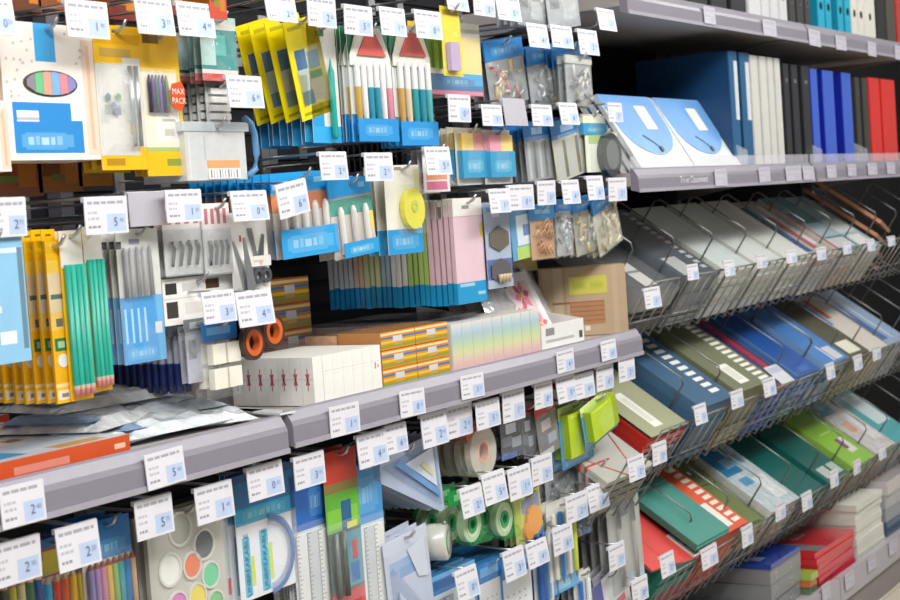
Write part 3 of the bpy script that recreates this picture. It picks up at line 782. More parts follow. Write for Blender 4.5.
# piles on the bottom shelf
def pile(name, cat, X0, X1, Y0, Y1, z, specs, group):
    for k, (t, col, label, paint, edge, m) in enumerate(specs):
        mb = MB(); w, L = X1 - X0, Y1 - Y0
        mb = folder_mb(w, L, t, col, paint, edge, m)
        o = build(name, mb); o.location = ((X0 + X1) / 2 + random.uniform(-1, 1) * 0.004, Y0 + random.uniform(0, 1) * (0.02 if name == 'ring_binder' else 0.008), z + 0.0005); o.rotation_euler = (0, 0, R_(random.uniform(-1.5, 1.5)))
        tag(o, label, cat, group); z += t + 0.0008
    return z
zz = pile('ring_binder', 'binder', 4.13, 4.385, 0.05, 0.37, 0.151, [(0.043, '#6e7174', ['grey ring binder lying lowest on the bottom shelf', 'grey ring binder lying in the middle of its pile', 'grey ring binder lying under the blue folder'][k], (), '#8b8d8e', 'plastic') for k in range(3)], 'grey ring binders lying flat')
for k, o in enumerate([o for o in bpy.data.objects if o.name.startswith('ring_binder')]):
    for x in (-0.08, 0.04):
        mb = MB(); mb.ring(x, 0.02, 0.006, 0.01, -0.0015, 0.001, '#c9cacb', 'metal', 12); build('finger_ring', mb, o)
pile('file_folder', 'folder', 4.135, 4.38, 0.05, 0.35, zz, [(0.014, '#1f3d94', 'dark blue folder with white sticker lying on grey ring binders', [(0.5, 0.4, 0.62, 0.55, '#d6d8e0'), (0.15, 0.7, 0.35, 0.85, '#8c93b4')], '#2c4aa0', 'gloss')], None)
pile('file_folder', 'folder', 4.392, 4.445, 0.03, 0.33, 0.151, [(0.02, ['#5a7a5c', '#c8642e', '#9ab84a'][k], ['grey-green folder wedged beside the red folder pile', 'orange folder wedged beside the red folder pile', 'lime folder on top beside the red folder pile'][k], (), ['#68886a', '#d2763c', '#a5c455'][k], 'gloss') for k in range(3)], None)
pile('file_folder', 'folder', 4.455, 4.81, 0.03, 0.32, 0.151, [(0.017, '#c52634', 'red folder in the bottom shelf pile, %s from the top' % ORD[5 - k] if k < 5 else 'red folder with pale band on top of the bottom shelf pile', [(0.1, 0.2, 0.3, 1, '#8c8486'), (0.45, 0.3, 0.7, 0.6, '#e08a8c')] if k == 5 else (), '#d02a3a', 'gloss') for k in range(6)], 'red folders on the bottom shelf')
pile('paper_ream', 'paper', 4.84, 5.12, 0.03, 0.36, 0.151, [(0.021, '#d9d8d0', 'white paper pack in the bottom shelf pile, %s from the top' % ORD[7 - k] if k < 7 else 'topmost white paper pack on the bottom shelf', (), '#d4d3cb', 'paper') for k in range(8)], 'white paper packs')
pile('storage_book', 'book', 5.2, 5.6, 0.04, 0.36, 0.151, [(0.045, ['#3c4a58', '#5d6770', '#7d868c', '#b9b2b2'][k], ['slate book lowest at the end of the bottom shelf', 'grey book second in the last low pile', 'pale grey book third in the last low pile', 'pale book with red patch topping the last low pile'][k], [(0.1, 0.3, 0.6, 0.8, '#b86a6a')] if k == 3 else (), ['#43627a', '#8d949a', '#a9aeb2', '#cfcaca'][k], 'gloss') for k in range(4)], 'books at the end of the bottom shelf')
# ------------------------------------------------------------------ styles of hanging packs
SKY, AZ, NAVY, TEAL, YEL, WHT = '#3fa9e4', '#1e86cf', '#1c2f6a', '#1f9a8e', '#f2bd12', '#ecebe6'
def pen(body, cap=None, tip='#3a3a40', end=None):
    return [(0.0, 0.7, end or body), (0.03, 1.0, end or body), (0.62, 1.0, body), (0.64, 1.0, cap or body), (0.9, 0.95, cap or body), (0.92, 0.6, tip), (1.0, 0.12, tip)]
def pencil(body, ferr='#b9b9bd', rub=None, up=True):
    s = [(0.0, 0.1, '#3a3230'), (0.015, 0.25, '#3a3230'), (0.06, 1.0, '#d9b98c'), (0.065, 1.0, body), (0.9, 1.0, body), (0.93, 1.02, ferr), (0.935, 0.95, rub or body), (1.0, 0.95, rub or body)]
    return s
def slot(c='#5a5a60', u=0.5, v=0.04): return (u - 0.08, v - 0.012, u + 0.08, v + 0.012, c)

def st_felt_box(p):
    mb = MB(); rnd = random.Random(5)
    t = 0.028
    paint = [(0.36, 0.0, 0.58, 0.28, '#3b9fd8'), (0.08, 0.58, 0.7, 0.95, AZ), (0.7, 0.71, 0.82, 0.95, AZ), (0.86, 0.1, 1, 0.97, '#e4cdb8'), (0.91, 0.14, 0.95, 0.92, '#d9b49c'), (0.12, 0.64, 0.35, 0.72, '#e6e8ee'), (0.12, 0.69, 0.35, 0.71, '#aab4c8'), *soft(0.1, 0.77, 0.76, 0.95, AZ, '#cfe0f0')]
    mb.sheet(p.X(0), p.X(1), p.Z(1), p.Z(0), 0, t, '#efe9e2', paint, 'paper', '#e9d8c4')
    for _ in range(46):
        u, v = rnd.uniform(0.03, 0.97), rnd.uniform(0.03, 0.55)
        if 0.34 < u < 0.6 and v < 0.3 or (0.2 < u < 0.8 and 0.33 < v < 0.57): continue
        mb.prism([(p.X(u) + 0.0022 * math.cos(a), p.Z(v) + 0.0022 * math.sin(a)) for a in (0, 1.05, 2.1, 3.14, 4.2, 5.25)], -0.0004, 0.0002, rnd.choice(['#d9b7b0', '#c9b9c4', '#d4c3a4']))
    for k in range(16):
        mb.box(p.X(1), p.X(1) + 0.0004, 0.004 + (k % 2) * 0.012, 0.008 + (k % 2) * 0.012, p.Z(0.04 + k * 0.06), p.Z(0.02 + k * 0.06), '#d8a58a')
    b = p.put('carton', mb)
    n = 24
    el = lambda s: [(p.X(0.5) + s * p.w * 0.27 * math.cos(2 * math.pi * i / n), p.Z(0.44) + s * p.h * 0.09 * math.sin(2 * math.pi * i / n)) for i in range(n)]
    mb = MB(); mb.prism(el(1.08), -0.001, 0.0004, '#4a4448'); p.put('window_rim', mb, b)
    cs = ['#8f8a92', '#6fc08a', '#d8a08c', '#7fb0dc', '#d88a94', '#8a86c0']
    for i in range(6):
        x0 = -0.26 + i * 0.0875; x1 = x0 + 0.084
        hh = lambda x: p.h * 0.085 * math.sqrt(max(0.02, 1 - (x / 0.27) ** 2))
        pts = [(p.w * x0, p.Z(0.44) - hh(x0)), (p.w * x1, p.Z(0.44) - hh(x1)), (p.w * x1, p.Z(0.44) + hh(x1)), (p.w * (x0 + x1) / 2, p.Z(0.44) + hh((x0 + x1) / 2) * 1.02), (p.w * x0, p.Z(0.44) + hh(x0))]
        mb = MB(); mb.prism(pts, -0.0026, -0.0008, cs[i], 'plastic'); q = p.put('felt_pen', mb, b)

def st_yellow_kit(p):
    b = p.card('backing_card', '#dddad2', [(0, 0, 1, 0.22, YEL), (0, 0.22, 0.6, 0.27, YEL), (0, 0.9, 1, 1, YEL), (0.8, 0.84, 1, 0.9, YEL), (0.0, 0.06, 1, 0.13, '#e0a80c'), (0.12, 0.16, 0.8, 0.22, '#c9a44a'), (0.15, 0.55, 0.5, 0.62, '#7fa08a'), (0.66, 0.68, 0.9, 0.76, '#f0c84a'), slot(), (0.1, 0.92, 0.5, 0.97, '#b98a10')])
    p.ring('protractor', 0.4, 0.66, p.w * 0.2, p.w * 0.34, -0.005, 0.0015, '#cfd6d8', 'haze', 0, 180)
    p.pens('compass_leg', 2, 0.6, 0.86, 0.28, 0.84, -0.004, [[(0, 1, '#8a9096'), (1, 0.8, '#b4babf')]], 0.3, 'metal')
    mb = MB()
    for k, (u, v) in enumerate(((0.2, 0.5), (0.3, 0.56), (0.42, 0.5), (0.36, 0.6))): mb.prism([(p.X(u) + 0.006 * math.cos(t), p.Z(v) + 0.006 * math.sin(t)) for t in (0.4, 1.6, 2.8, 4.0, 5.2)], -0.004, -0.003, ['#3f6a64', '#4a5e8a', '#5f8a5a', '#7a6a9a'][k])
    p.put('badge', mb)
    p.bag(0.014, 0.04, 0.26, 0.86, 0.9, -0.001, 'haze', crumple=0.003)

def st_crayon_kit(p):
    p.card('backing_card', '#efe6d0', [(0, 0, 1, 0.25, YEL), (0.1, 0.02, 0.5, 0.08, '#7a5a28'), (0.0, 0.25, 1, 0.28, '#f2d878'), (0.9, 0.25, 1, 0.8, '#e2c23a'), (0.3, 0.56, 0.9, 0.76, '#eceae2'), (0.45, 0.6, 0.8, 0.62, '#b4b0a4'), (0.5, 0.67, 0.75, 0.72, '#c4c0b4'), (0, 0.8, 1, 0.83, '#a9bd72'), (0, 0.83, 1, 1, YEL), (0.5, 0.88, 0.9, 0.93, '#8a9a3a'), slot()])
    p.pens('crayon', 6, 0.1, 0.62, 0.3, 0.56, -0.001, [[(0, 0.4, c), (0.2, 1, c), (1, 1, c)] for c in ('#3a3548', '#6a4a86', '#4a7a5c', '#8a6aa8', '#3d4668', '#7b8a4a')])
    b = p.poly('offer_badge', [(0.56, 0.42), (0.62, 0.36), (0.86, 0.34), (0.94, 0.4), (0.92, 0.5), (0.8, 0.55), (0.62, 0.53)], -0.012, 0.001, '#d4552c')
    mb = MB(); mb.text('MAX', p.X(0.75), p.Z(0.415), -0.0128, p.h * 0.06, '#f6e6d0'); mb.text('PACK', p.X(0.76), p.Z(0.48), -0.0128, p.h * 0.06, '#f6e6d0'); p.put('lettering', mb, b)
    p.bag(0.009, 0.04, 0.26, 0.94, 0.8, -0.001, 'film', crumple=0.002)

def st_teal_bag(p, dark='#2c8f8c'):
    p.card('header_card', '#dcd8cc', [(0, 0, 1, 0.5, '#b8d8d4')], 0, 0, 1, 0.2)
    p.card('inlay_card', dark, [(0, 0.0, 0.4, 0.7, '#bfe0dc'), (0.4, 0.1, 0.7, 0.5, '#58b8b0'), (0, 0.78, 1, 0.86, '#f0dcd8'), (0, 0.86, 1, 1, '#cf3a34')], 0.02, 0.2, 0.98, 1)
    p.bag(0.008, 0, 0.14, 1, 1, -0.001, 'film', crumple=0.004)

def st_clip_strip(p):
    p.card('backing_card', '#c9c8c4', [(0, 0, 1, 0.12, '#9d9c9a')])
    for i in range(4): p.block('steel_clip', '#dcdcda', 0.1, 0.16 + i * 0.2, 0.9, 0.3 + i * 0.2, -0.007, -0.0005, (), 'plastic')

def st_container(p):
    p.block('lid', '#e2ecf2', -0.02, 0.0, 1.02, 0.16, -0.002, 0.09, (), 'frost')
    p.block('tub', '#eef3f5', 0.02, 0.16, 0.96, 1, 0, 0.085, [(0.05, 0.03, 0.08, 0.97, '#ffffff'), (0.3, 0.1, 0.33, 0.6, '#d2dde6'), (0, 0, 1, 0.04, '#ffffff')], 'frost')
    p.block('orange_insert', '#e8a06a', 0.34, 0.66, 0.84, 0.8, -0.0012, 0.03, (), 'paper')
    p.card('barcode_label', '#f0eeea', [(0.06 + k * 0.09, 0.1, 0.06 + k * 0.09 + (0.02 if k % 3 else 0.045), 0.9, '#8c8a92') for k in range(10)], 0.34, 0.8, 0.84, 0.98, -0.0015)
    mb = MB(); x = p.X(1.02); mb.rod([(x - 0.006, 0.0, p.Z(-0.08)), (x + 0.008, 0.0, p.Z(0.02)), (x + 0.016, 0.0, p.Z(0.2)), (x + 0.018, 0.0, p.Z(0.55)), (x + 0.012, 0.0, p.Z(0.82)), (x - 0.008, 0.0, p.Z(0.95))], 0.0055, '#5f93c0', 'plastic', 8); p.put('handle', mb)

def st_game_card(p):
    p.card('backing_card', '#ecd90c', [(0.1, 0.06, 0.9, 0.1, '#b9a814'), (0.14, 0.3, 0.86, 0.34, '#f6ec8a'), (0.5, 0.06, 0.94, 0.26, '#dcc90a'), (0.16, 0.3, 0.48, 0.5, '#35659a'), (0.5, 0.34, 0.86, 0.52, '#8fb0c8'), (0.16, 0.5, 0.48, 0.72, '#b6c4bc'), (0.5, 0.54, 0.86, 0.62, '#5da03a'), (0.5, 0.62, 0.86, 0.84, '#cfc8a0'), (0.16, 0.72, 0.5, 0.86, '#4a7a8a'), (0.1, 0.93, 0.9, 0.96, '#a0980e'), slot()])
    p.block('blister', '#e8f0f4', 0.12, 0.28, 0.9, 0.87, -0.012, 0, (), 'film')

def st_pencil_sleeve(p, pens=('#c9a24a', '#dfe4e6', '#2f8fa8', '#2f8fa8', '#e6e6ea', '#d88aa0'), top='#e9e6dc', tri='#d4605a'):
    p.card('backing_card', '#d8dfdc', [(0, 0, 0.2, 0.3, '#3d8a68'), (0.8, 0, 1, 0.3, '#4a947a'), (0, 0.76, 1, 1, AZ), (0.1, 0.84, 0.7, 0.94, '#8fc0e4'), (0.6, 0.82, 0.9, 0.9, '#35a8e6')])
    p.poly('roof_header', [(0.22, 0.0), (0.78, 0.0), (1, 0.26), (1, 0.34), (0, 0.34), (0, 0.26)], -0.004, 0.002, top)
    p.poly('red_triangle', [(0.4, 0.06), (0.62, 0.06), (0.86, 0.25), (0.16, 0.25)], -0.0048, -0.003, tri)
    p.pens('pen', len(pens), 0.03, 0.97, 0.3, 0.84, -0.0012, [[(0, 0.7, '#e4e4e2'), (0.04, 1, '#e4e4e2'), (0.42, 1, '#dfe0e0'), (0.44, 1, c), (0.93, 0.95, c), (1, 0.5, '#d9b070')] for c in pens])
    p.card('blue_pocket', '#2b93d8', soft(0.1, 0.15, 0.9, 0.85, '#2b93d8', '#a3cbea'), 0, 0.8, 1, 1, -0.012, 0.001)

def st_single_pen_card(p):
    p.card('backing_card', '#e6e4de', [(0, 0.58, 0.42, 1, '#2b9fe0'), (0.0, 0.86, 1, 1, '#38ace8'), (0.3, 0.05, 0.6, 0.1, '#4a8a70'), slot()])
    p.pens('pen', 1, 0.38, 0.94, 0.28, 0.97, -0.001, [[(0, 0.12, TEAL), (0.1, 0.5, TEAL), (0.18, 1, TEAL), (0.94, 1, '#20a89c'), (1, 0.6, '#20a89c')]], 0.5)

def st_blue_pens(p):
    p.card('backing_card', '#8a8880', [(0, 0, 1, 0.2, '#4f9a7a'), (0, 0.78, 1, 1, AZ), (0.2, 0.84, 0.8, 0.94, '#8fc0e4')])
    p.pens('ball_pen', 4, 0.02, 0.98, 0.16, 0.82, -0.001, [[(0, 0.3, '#9b8a78'), (0.1, 0.9, '#a8a49c'), (0.4, 1, '#b9b4a8'), (0.42, 1, '#1f7fb8'), (1, 1, '#1f7fb8')], [(0, 0.3, '#7a6a58'), (0.1, 0.9, '#8c8878'), (0.45, 1, '#8f8a7c'), (0.47, 1, '#2a6ea8'), (1, 1, '#2a6ea8')]])
    p.bag(0.009, 0, 0.1, 1, 0.98, -0.001, 'film', crumple=0.002)

def st_index_tabs(p):
    p.card('backing_card', '#ece8d8', [(0, 0, 0.3, 0.12, '#e6c23a'), (0.35, 0.08, 1, 0.14, '#d4d0c8'), (0.0, 0.2, 0.3, 0.65, '#8fb83a'), (0.62, 0.2, 1, 0.72, '#f0d98a'), (0, 0.72, 1, 0.94, '#1d6ea8'), (0.6, 0.7, 1, 0.86, '#28a6d8'), *soft(0.2, 0.73, 0.9, 0.91, '#1d6ea8', '#8fc0dc'), (0, 0.94, 1, 1, '#e0809a')])
    p.pens('marker', 2, 0.04, 0.3, 0.2, 0.66, -0.001, [[(0, 0.7, '#6a9a2a'), (0.3, 1, '#8fbf34'), (1, 1, '#a4cc4a')]])
    p.bag(0.006, 0, 0.12, 1, 0.98, -0.001, 'film', crumple=0.0015)
def st_highlighter(p):
    p.card('backing_card', '#e8d44a', [(0.1, 0.05, 0.9, 0.12, '#b9a020'), (0.15, 0.55, 0.7, 0.92, '#b9a0c8'), slot()], m='gloss')
    p.block('highlighter', '#b7a2cc', 0.18, 0.52, 0.66, 0.93, -0.01, -0.001, (), 'plastic')
    p.bag(0.013, 0.05, 0.3, 0.95, 0.98, -0.001, 'film', '#f4ee9a', crumple=0.001)

def st_clip_bag(p, hdr='#2f7fc4', fill=('#3a4a3a', '#a83a2c', '#6a8a4a', '#c9c4b8'), sil='#b9bec2', nh=0.29, seed=3, kind='clip', inlay='#7e8588'):
    p.card('inlay_card', inlay, [(0.1, 0.1, 0.4, 0.4, '#5a6064'), (0.55, 0.5, 0.9, 0.95, '#a4a9aa')] if inlay == '#7e8588' else (), 0.02, nh - 0.01, 0.98, 0.99, 0.003)
    p.card('header_card', hdr, soft(0.1, 0.2, 0.9, 0.9, hdr, mix(hdr, '#e0eaf4', 0.6)), 0, 0, 1, nh, -0.002, 0.004)
    rnd = random.Random(seed)
    for k in range(20):
        u, v = rnd.uniform(0.14, 0.86), rnd.uniform(nh + 0.08, 0.9)
        c = rnd.choice(list(fill) + [sil])
        a = rnd.uniform(0, 180); L = min(p.w, p.h) * rnd.uniform(0.14, 0.24)
        dx, dz = math.cos(R_(a)) * L / 2, math.sin(R_(a)) * L / 2
        x = min(max(p.X(u), p.X(0) + abs(dx)), p.X(1) - abs(dx)); z = min(max(p.Z(v), p.Z(0.97) + abs(dz)), p.Z(nh + 0.03) - abs(dz))
        mb = MB(); mb.rod([(x - dx, -0.004 + rnd.uniform(-0.001, 0.002), z - dz), (x + dx, -0.004 + rnd.uniform(-0.001, 0.002), z + dz)], rnd.uniform(0.0022, 0.004), c, 'metal' if c == sil else 'plastic', 6)
        p.put(kind, mb)
    p.bag(0.011, 0, nh - 0.02, 1, 1, 0.0, 'haze' if sil else 'film', crumple=0.004, seed=seed)

def st_grey_clips(p, c='#8c9294'):
    p.card('header_card', '#7d8486', [(0.2, 0.2, 0.8, 0.6, '#c4c8c8')], 0, 0, 1, 0.25)
    p.card('inlay_card', c, [(0.1, 0.1, 0.4, 0.5, '#5a6064'), (0.5, 0.3, 0.9, 0.8, '#b9bfc0')], 0, 0.25, 1, 1)
    p.bag(0.01, 0, 0.2, 1, 1, -0.001, 'haze', crumple=0.005)

def st_label_pack(p):
    p.card('backing_card', '#e9e6ea', [(0.2, 0.06, 0.8, 0.1, '#b0a8b0'), (0.15, 0.3, 0.6, 0.34, '#b9a9c4'), (0.1, 0.58, 0.9, 0.72, '#e8905a'), (0.1, 0.76, 0.9, 0.95, '#d8588c')])
    p.bag(0.005, 0, 0.1, 1, 1, -0.001, 'film', crumple=0.0015)

def st_sticky_notes(p, a='#f0cf72', b='#e69a9a'):
    p.card('backing_card', '#e4e2de', [(0, 0, 1, 0.08, '#c9c4b8')])
    p.block('note_pad', a, 0.08, 0.1, 0.92, 0.42, -0.01, -0.0005, [(0.5, 0, 1, 1, b)], 'paper')
    p.card('sleeve', '#3f9cc8', soft(0.1, 0.25, 0.9, 0.9, '#3f9cc8', '#a6cfe2'), 0.04, 0.4, 0.96, 0.88, -0.012, 0.011)
    p.bag(0.014, 0, 0.06, 1, 1, 0, 'film', crumple=0.002)

def st_lead_pack(p, c='#8a8d90'):
    p.card('header_card', '#2f6fb0', [(0.3, 0.3, 0.7, 0.7, '#8fb4d8')], 0, 0, 1, 0.3)
    p.card('inlay_card', c, [(0.1 + k * 0.2, 0.05, 0.2 + k * 0.2, 0.95, '#5a5e62' if k % 2 else '#b4b7b9') for k in range(4)], 0, 0.3, 1, 1)
    p.bag(0.006, 0, 0.24, 1, 1, -0.001, 'film', crumple=0.002)

def st_pencil_carton(p):
    # narrow yellow carton with a beige window band
    p.block('carton', YEL, 0, 0, 1, 1, 0, 0.004, [(0, 0, 1, 0.08, '#e8b50e'), (0, 0.12, 1, 0.2, '#efc84a'), (0, 0.2, 1, 0.44, '#d9c7a2'), (0.1, 0.33, 0.9, 0.36, '#5a6f68'), (0, 0.44, 1, 0.55, '#e4bf62'), (0.3, 0.48, 0.7, 0.53, '#6a6a58'), (0, 0.55, 1, 0.9, '#eeb01c'), (0.12, 0.6, 0.92, 0.68, '#2f7a44'), (0.3, 0.62, 0.7, 0.66, '#a9c9a0'), (0, 0.88, 1, 0.9, '#f0dca0'), (0.1, 0.92, 0.95, 0.98, '#e6e2d4'), (0.3, 0.94, 0.7, 0.965, '#8a8478')], 'gloss', '#e0a020')
    p.disc('recycling_mark', 0.52, 0.74, p.w * 0.3, -0.0008, 0.001, '#e4e6dc', 'paper', 16)
    p.card('hang_tab', YEL, [(0.3, 0.4, 0.7, 0.6, '#7a6418')], 0.1, -0.07, 0.9, 0.0, 0.008)

def st_teal_pencils(p):
    p.card('backing_card', YEL, [(0, 0.0, 1, 0.06, '#efe6d0'), (0, 0.06, 1, 0.2, '#f2ead8'), (0, 0.93, 1, 1, '#f0b416')], t=0.002)
    p.poly('white_flash', [(0, 0.12), (0.9, 0.0), (1, 0.0), (1, 0.2), (0, 0.22)], -0.0012, 0.0005, '#f0ece2')
    p.pens('pencil', 4, 0.02, 0.98, 0.2, 0.97, -0.001, [[(0, 1, '#1f9a86'), (0.92, 1, '#1f9a86'), (0.925, 1.02, '#c9b9a4'), (0.95, 1.02, '#c9b9a4'), (0.955, 0.95, '#dc8a8c'), (1, 0.9, '#dc8a8c')], [(0, 1, '#2aa892'), (0.92, 1, '#2aa892'), (0.925, 1.02, '#c9b9a4'), (0.95, 1.02, '#c9b9a4'), (0.955, 0.95, '#dc8a8c'), (1, 0.9, '#dc8a8c')]])

def st_pen_bag(p):
    p.card('header_card', '#e6e6e2', [(0, 0.6, 0.12, 1, '#3a3a40'), (0.3, 0.5, 0.55, 0.8, '#9a98b0')], 0, 0, 1, 0.14)
    p.card('inlay_card', '#d8d8d2', [(0, 0.42, 1, 1, '#1f97dc'), (0.84, 0.42, 1, 1, '#48aee6'), (0.78, 0.66, 0.95, 0.76, '#d8dde6'), *soft(0.02, 0.84, 0.85, 0.99, '#1f97dc', '#a4cdec')] + [(0.07 + k * 0.155, 0.52, 0.12 + k * 0.155, 0.82, '#a9d4f0') for k in range(4)], 0, 0.14, 1, 1)
    p.pens('gel_pen', 5, 0.04, 0.8, 0.13, 0.5, -0.001, [[(0, 0.4, '#4a4c52'), (0.1, 0.8, '#8e9196'), (1, 1, '#9b9ea3')], [(0, 0.4, '#6a6688'), (0.1, 0.8, '#a9a6b9'), (1, 1, '#c0bec4')]], 0.26)
    p.bag(0.007, 0, 0.1, 1, 1, -0.001, 'film', crumple=0.002)

def st_navy_pens(p):
    p.card('header_card', '#b4b9d0', [(0.2, 0.3, 0.8, 0.6, '#e2e4ee')], 0, 0, 1, 0.2)
    p.pens('roller_pen', 2, 0.04, 0.96, 0.18, 1.0, 0.002, [[(0, 0.6, '#8f94a8'), (0.1, 1, '#c4c8d6'), (0.48, 1, '#b7bccd'), (0.5, 1, '#2a3f8a'), (0.82, 1, '#1c2d70'), (0.84, 1, '#16235c'), (1, 0.8, '#16235c')]], 0.44)

def st_clear_nibs(p):
    p.card('header_card', '#ece6e6', [(0.1 + k * 0.22, 0.2, 0.22 + k * 0.22, 0.8, '#c47884') for k in range(4)], 0, 0, 1, 0.36)
    p.card('inlay_card', '#c9cac8', (), 0, 0.36, 1, 0.98)
    for k in range(4):
        mb = MB(); u = 0.16 + k * 0.2; mb.rod([(p.X(u), -0.004, p.Z(0.52)), (p.X(u + 0.05), -0.004, p.Z(0.62)), (p.X(u - 0.03), -0.004, p.Z(0.86))], 0.0028, '#4f524e', 'metal', 6); p.put('nib', mb)
    p.bag(0.01, 0, 0.34, 1, 1, -0.001, 'haze', crumple=0.003)

def st_window_box(p):
    p.block('carton', '#e8e6e2', 0, 0, 1, 1, 0, 0.03, [(0.04, 0.1, 0.2, 0.34, '#2a2826'), (0.62, 0.08, 0.82, 0.3, '#4a3320'), (0.04, 0.5, 0.2, 0.85, '#3a342e'), (0.28, 0.12, 0.52, 0.3, '#c9c6c2'), (0, 0.42, 1, 0.45, '#cfccc8'), (0.3, 0.55, 0.8, 0.8, '#d8d5d0'), (0.55, 0.9, 0.8, 0.97, '#3f86d0')], 'paper', '#d0ccc6')

def st_white_bag(p):
    p.card('header_card', '#2f86d4', [(0.1, 0.3, 0.8, 0.7, '#6fb0e6')], 0, 0, 1, 0.25, -0.002, 0.004)
    for k in range(4):
        u, v = (0.28, 0.72)[k % 2], (0.42, 0.74)[k // 2]
        p.block('white_eraser', '#ece8da', u - 0.19, v - 0.13, u + 0.19, v + 0.13, -0.012, -0.001, (), 'plastic')
    p.bag(0.017, 0, 0.22, 1, 1, 0, 'film', crumple=0.004)

def st_scissors_card(p):
    p.card('backing_card', '#ebe9e6', [(0.2, 0.06, 0.4, 0.1, '#c46a6a'), (0.24, 0.28, 0.3, 0.36, '#c05a58'), (0.1, 0.93, 0.9, 1, '#dcdad6'), (0.3, 0.945, 0.7, 0.97, '#a4a2a6')])
    mb = MB(); mb.prism([(p.X(0.46), p.Z(0.2)), (p.X(0.56), p.Z(0.2)), (p.X(0.68), p.Z(0.58)), (p.X(0.62), p.Z(0.62))], -0.003, -0.0006, '#a9adb0', 'metal')
    mb.prism([(p.X(0.84), p.Z(0.28)), (p.X(0.88), p.Z(0.3)), (p.X(0.82), p.Z(0.6)), (p.X(0.66), p.Z(0.6))], -0.0034, -0.001, '#8c9094', 'metal'); p.put('blade', mb)
    for s in (0.62, 0.84):
        p.ring('handle', s, 0.8, p.w * 0.07, p.w * 0.13, -0.007, 0.006, '#4a4c52')
    p.disc('pivot', 0.7, 0.64, 0.004, -0.006, 0.003, '#d98a5a', 'plastic', 10)
    p.card('sleeve', '#e2e0dd', [(0.3, 0.4, 0.7, 0.6, '#c9c7c4')], 0.3, 0.55, 0.98, 0.68, -0.006, 0.001)

def st_scissors(p):
    for s, cu in ((-1, 0.26), (1, 0.76)):
        mb = MB(); mb.ring(p.X(cu), p.Z(0.62), p.w * 0.14, p.w * 0.25, -0.005, 0.005, '#4a3328', 'plastic', 22, side='#4a3328')
        h = p.put('handle', mb)
        mb = MB(); mb.ring(p.X(cu), p.Z(0.62), p.w * 0.12, p.w * 0.19, -0.0058, 0.0058, '#d2642c', 'plastic', 22); p.put('soft_grip', mb, h)
        mb = MB(); mb.prism([(p.X(cu) - p.w * 0.1, p.Z(0.4)), (p.X(cu) + p.w * 0.1, p.Z(0.4)), (p.X(0.5 + s * 0.02) + p.w * 0.07, p.Z(-0.2)), (p.X(0.5 + s * 0.02) - p.w * 0.07, p.Z(-0.2))], -0.003 + s * 0.0022, 0.001 + s * 0.0022, '#5a4234', 'plastic'); p.put('shank', mb)
        mb = MB(); mb.prism([(p.X(0.5 - s * 0.02) - p.w * 0.1, p.Z(-0.2)), (p.X(0.5 - s * 0.02) + p.w * 0.1, p.Z(-0.2)), (p.X(0.5 - s * 0.1) + p.w * 0.02, p.Z(-1.1)), (p.X(0.5 - s * 0.1) - p.w * 0.02, p.Z(-1.1))], -0.001 + s * 0.0022, 0.0008 + s * 0.0022, '#b9bcbe', 'metal'); p.put('blade', mb)

def st_marker_pack(p, band='#ef8a4a', num=5, body=('#d9d6d2', '#c9c6c4'), pocket=True):
    p.card('header_card', '#22a0e6', [(0.7, 0.3, 0.85, 0.6, '#7fc6ee'), slot('#1a6fa8', 0.62, 0.3)], 0, 0, 1, 0.22, -0.001, 0.003)
    p.card('inlay_card', '#cfc8c0', [(0, 0.0, 1, 0.04, '#a9a8b0'), (0, 0.04, 1, 0.3, band), (0.9, 0.3, 1, 0.6, '#e6d65a'), (0.9, 0.75, 1, 1, '#ef9a6a')], 0, 0.22, 1, 1)
    p.pens('marker', num, 0.03, 0.9, 0.345, 0.97, -0.001, [[(0, 0.5, '#c9c5c0'), (0.1, 1, body[0]), (0.95, 1, body[i % 2]), (1, 0.7, '#8c8884')] for i in range(2)])
    if not pocket: p.card('blue_foot', '#2a9ad8', soft(0.1, 0.2, 0.9, 0.9, '#2a9ad8', '#c4dcee'), 0.1, 0.8, 0.92, 0.99, -0.0125, 0.001)
    if pocket: p.card('blue_pocket', '#2f9fe0', soft(0.02, 0.1, 0.98, 0.95, '#2f9fe0', '#b4d4ec'), 0.0, 0.66, 0.94, 1, -0.0125, 0.001)
    p.bag(0.014, 0, 0.2, 1, 1, 0, 'film', crumple=0.002)

def st_roller_card(p):
    p.card('backing_card', '#e6e4d8', [(0.3, 0.02, 0.5, 0.06, '#8a8a84'), (0, 0.72, 1, 1, '#2a94d4'), *soft(0.05, 0.74, 0.95, 0.98, '#2a94d4', '#a3c8e4'), (0.85, 0.05, 1, 0.6, '#d9d9a0')])
    n = 16
    mb = MB(); mb.prism([(p.X(0.66) + p.w * 0.3 * math.cos(2 * math.pi * i / n), p.Z(0.5) + p.h * 0.23 * math.sin(2 * math.pi * i / n)) for i in range(n)], -0.012, -0.001, '#d9d23a', 'plastic'); b = p.put('correction_roller', mb)
    p.ring('tape_wheel', 0.66, 0.47, 0.004, 0.011, -0.0135, 0.003, '#b9c43c', 'plastic', under=b)
    p.block('blister', '#eef2e0', 0.3, 0.22, 1.0, 0.78, -0.015, -0.0008, (), 'film')

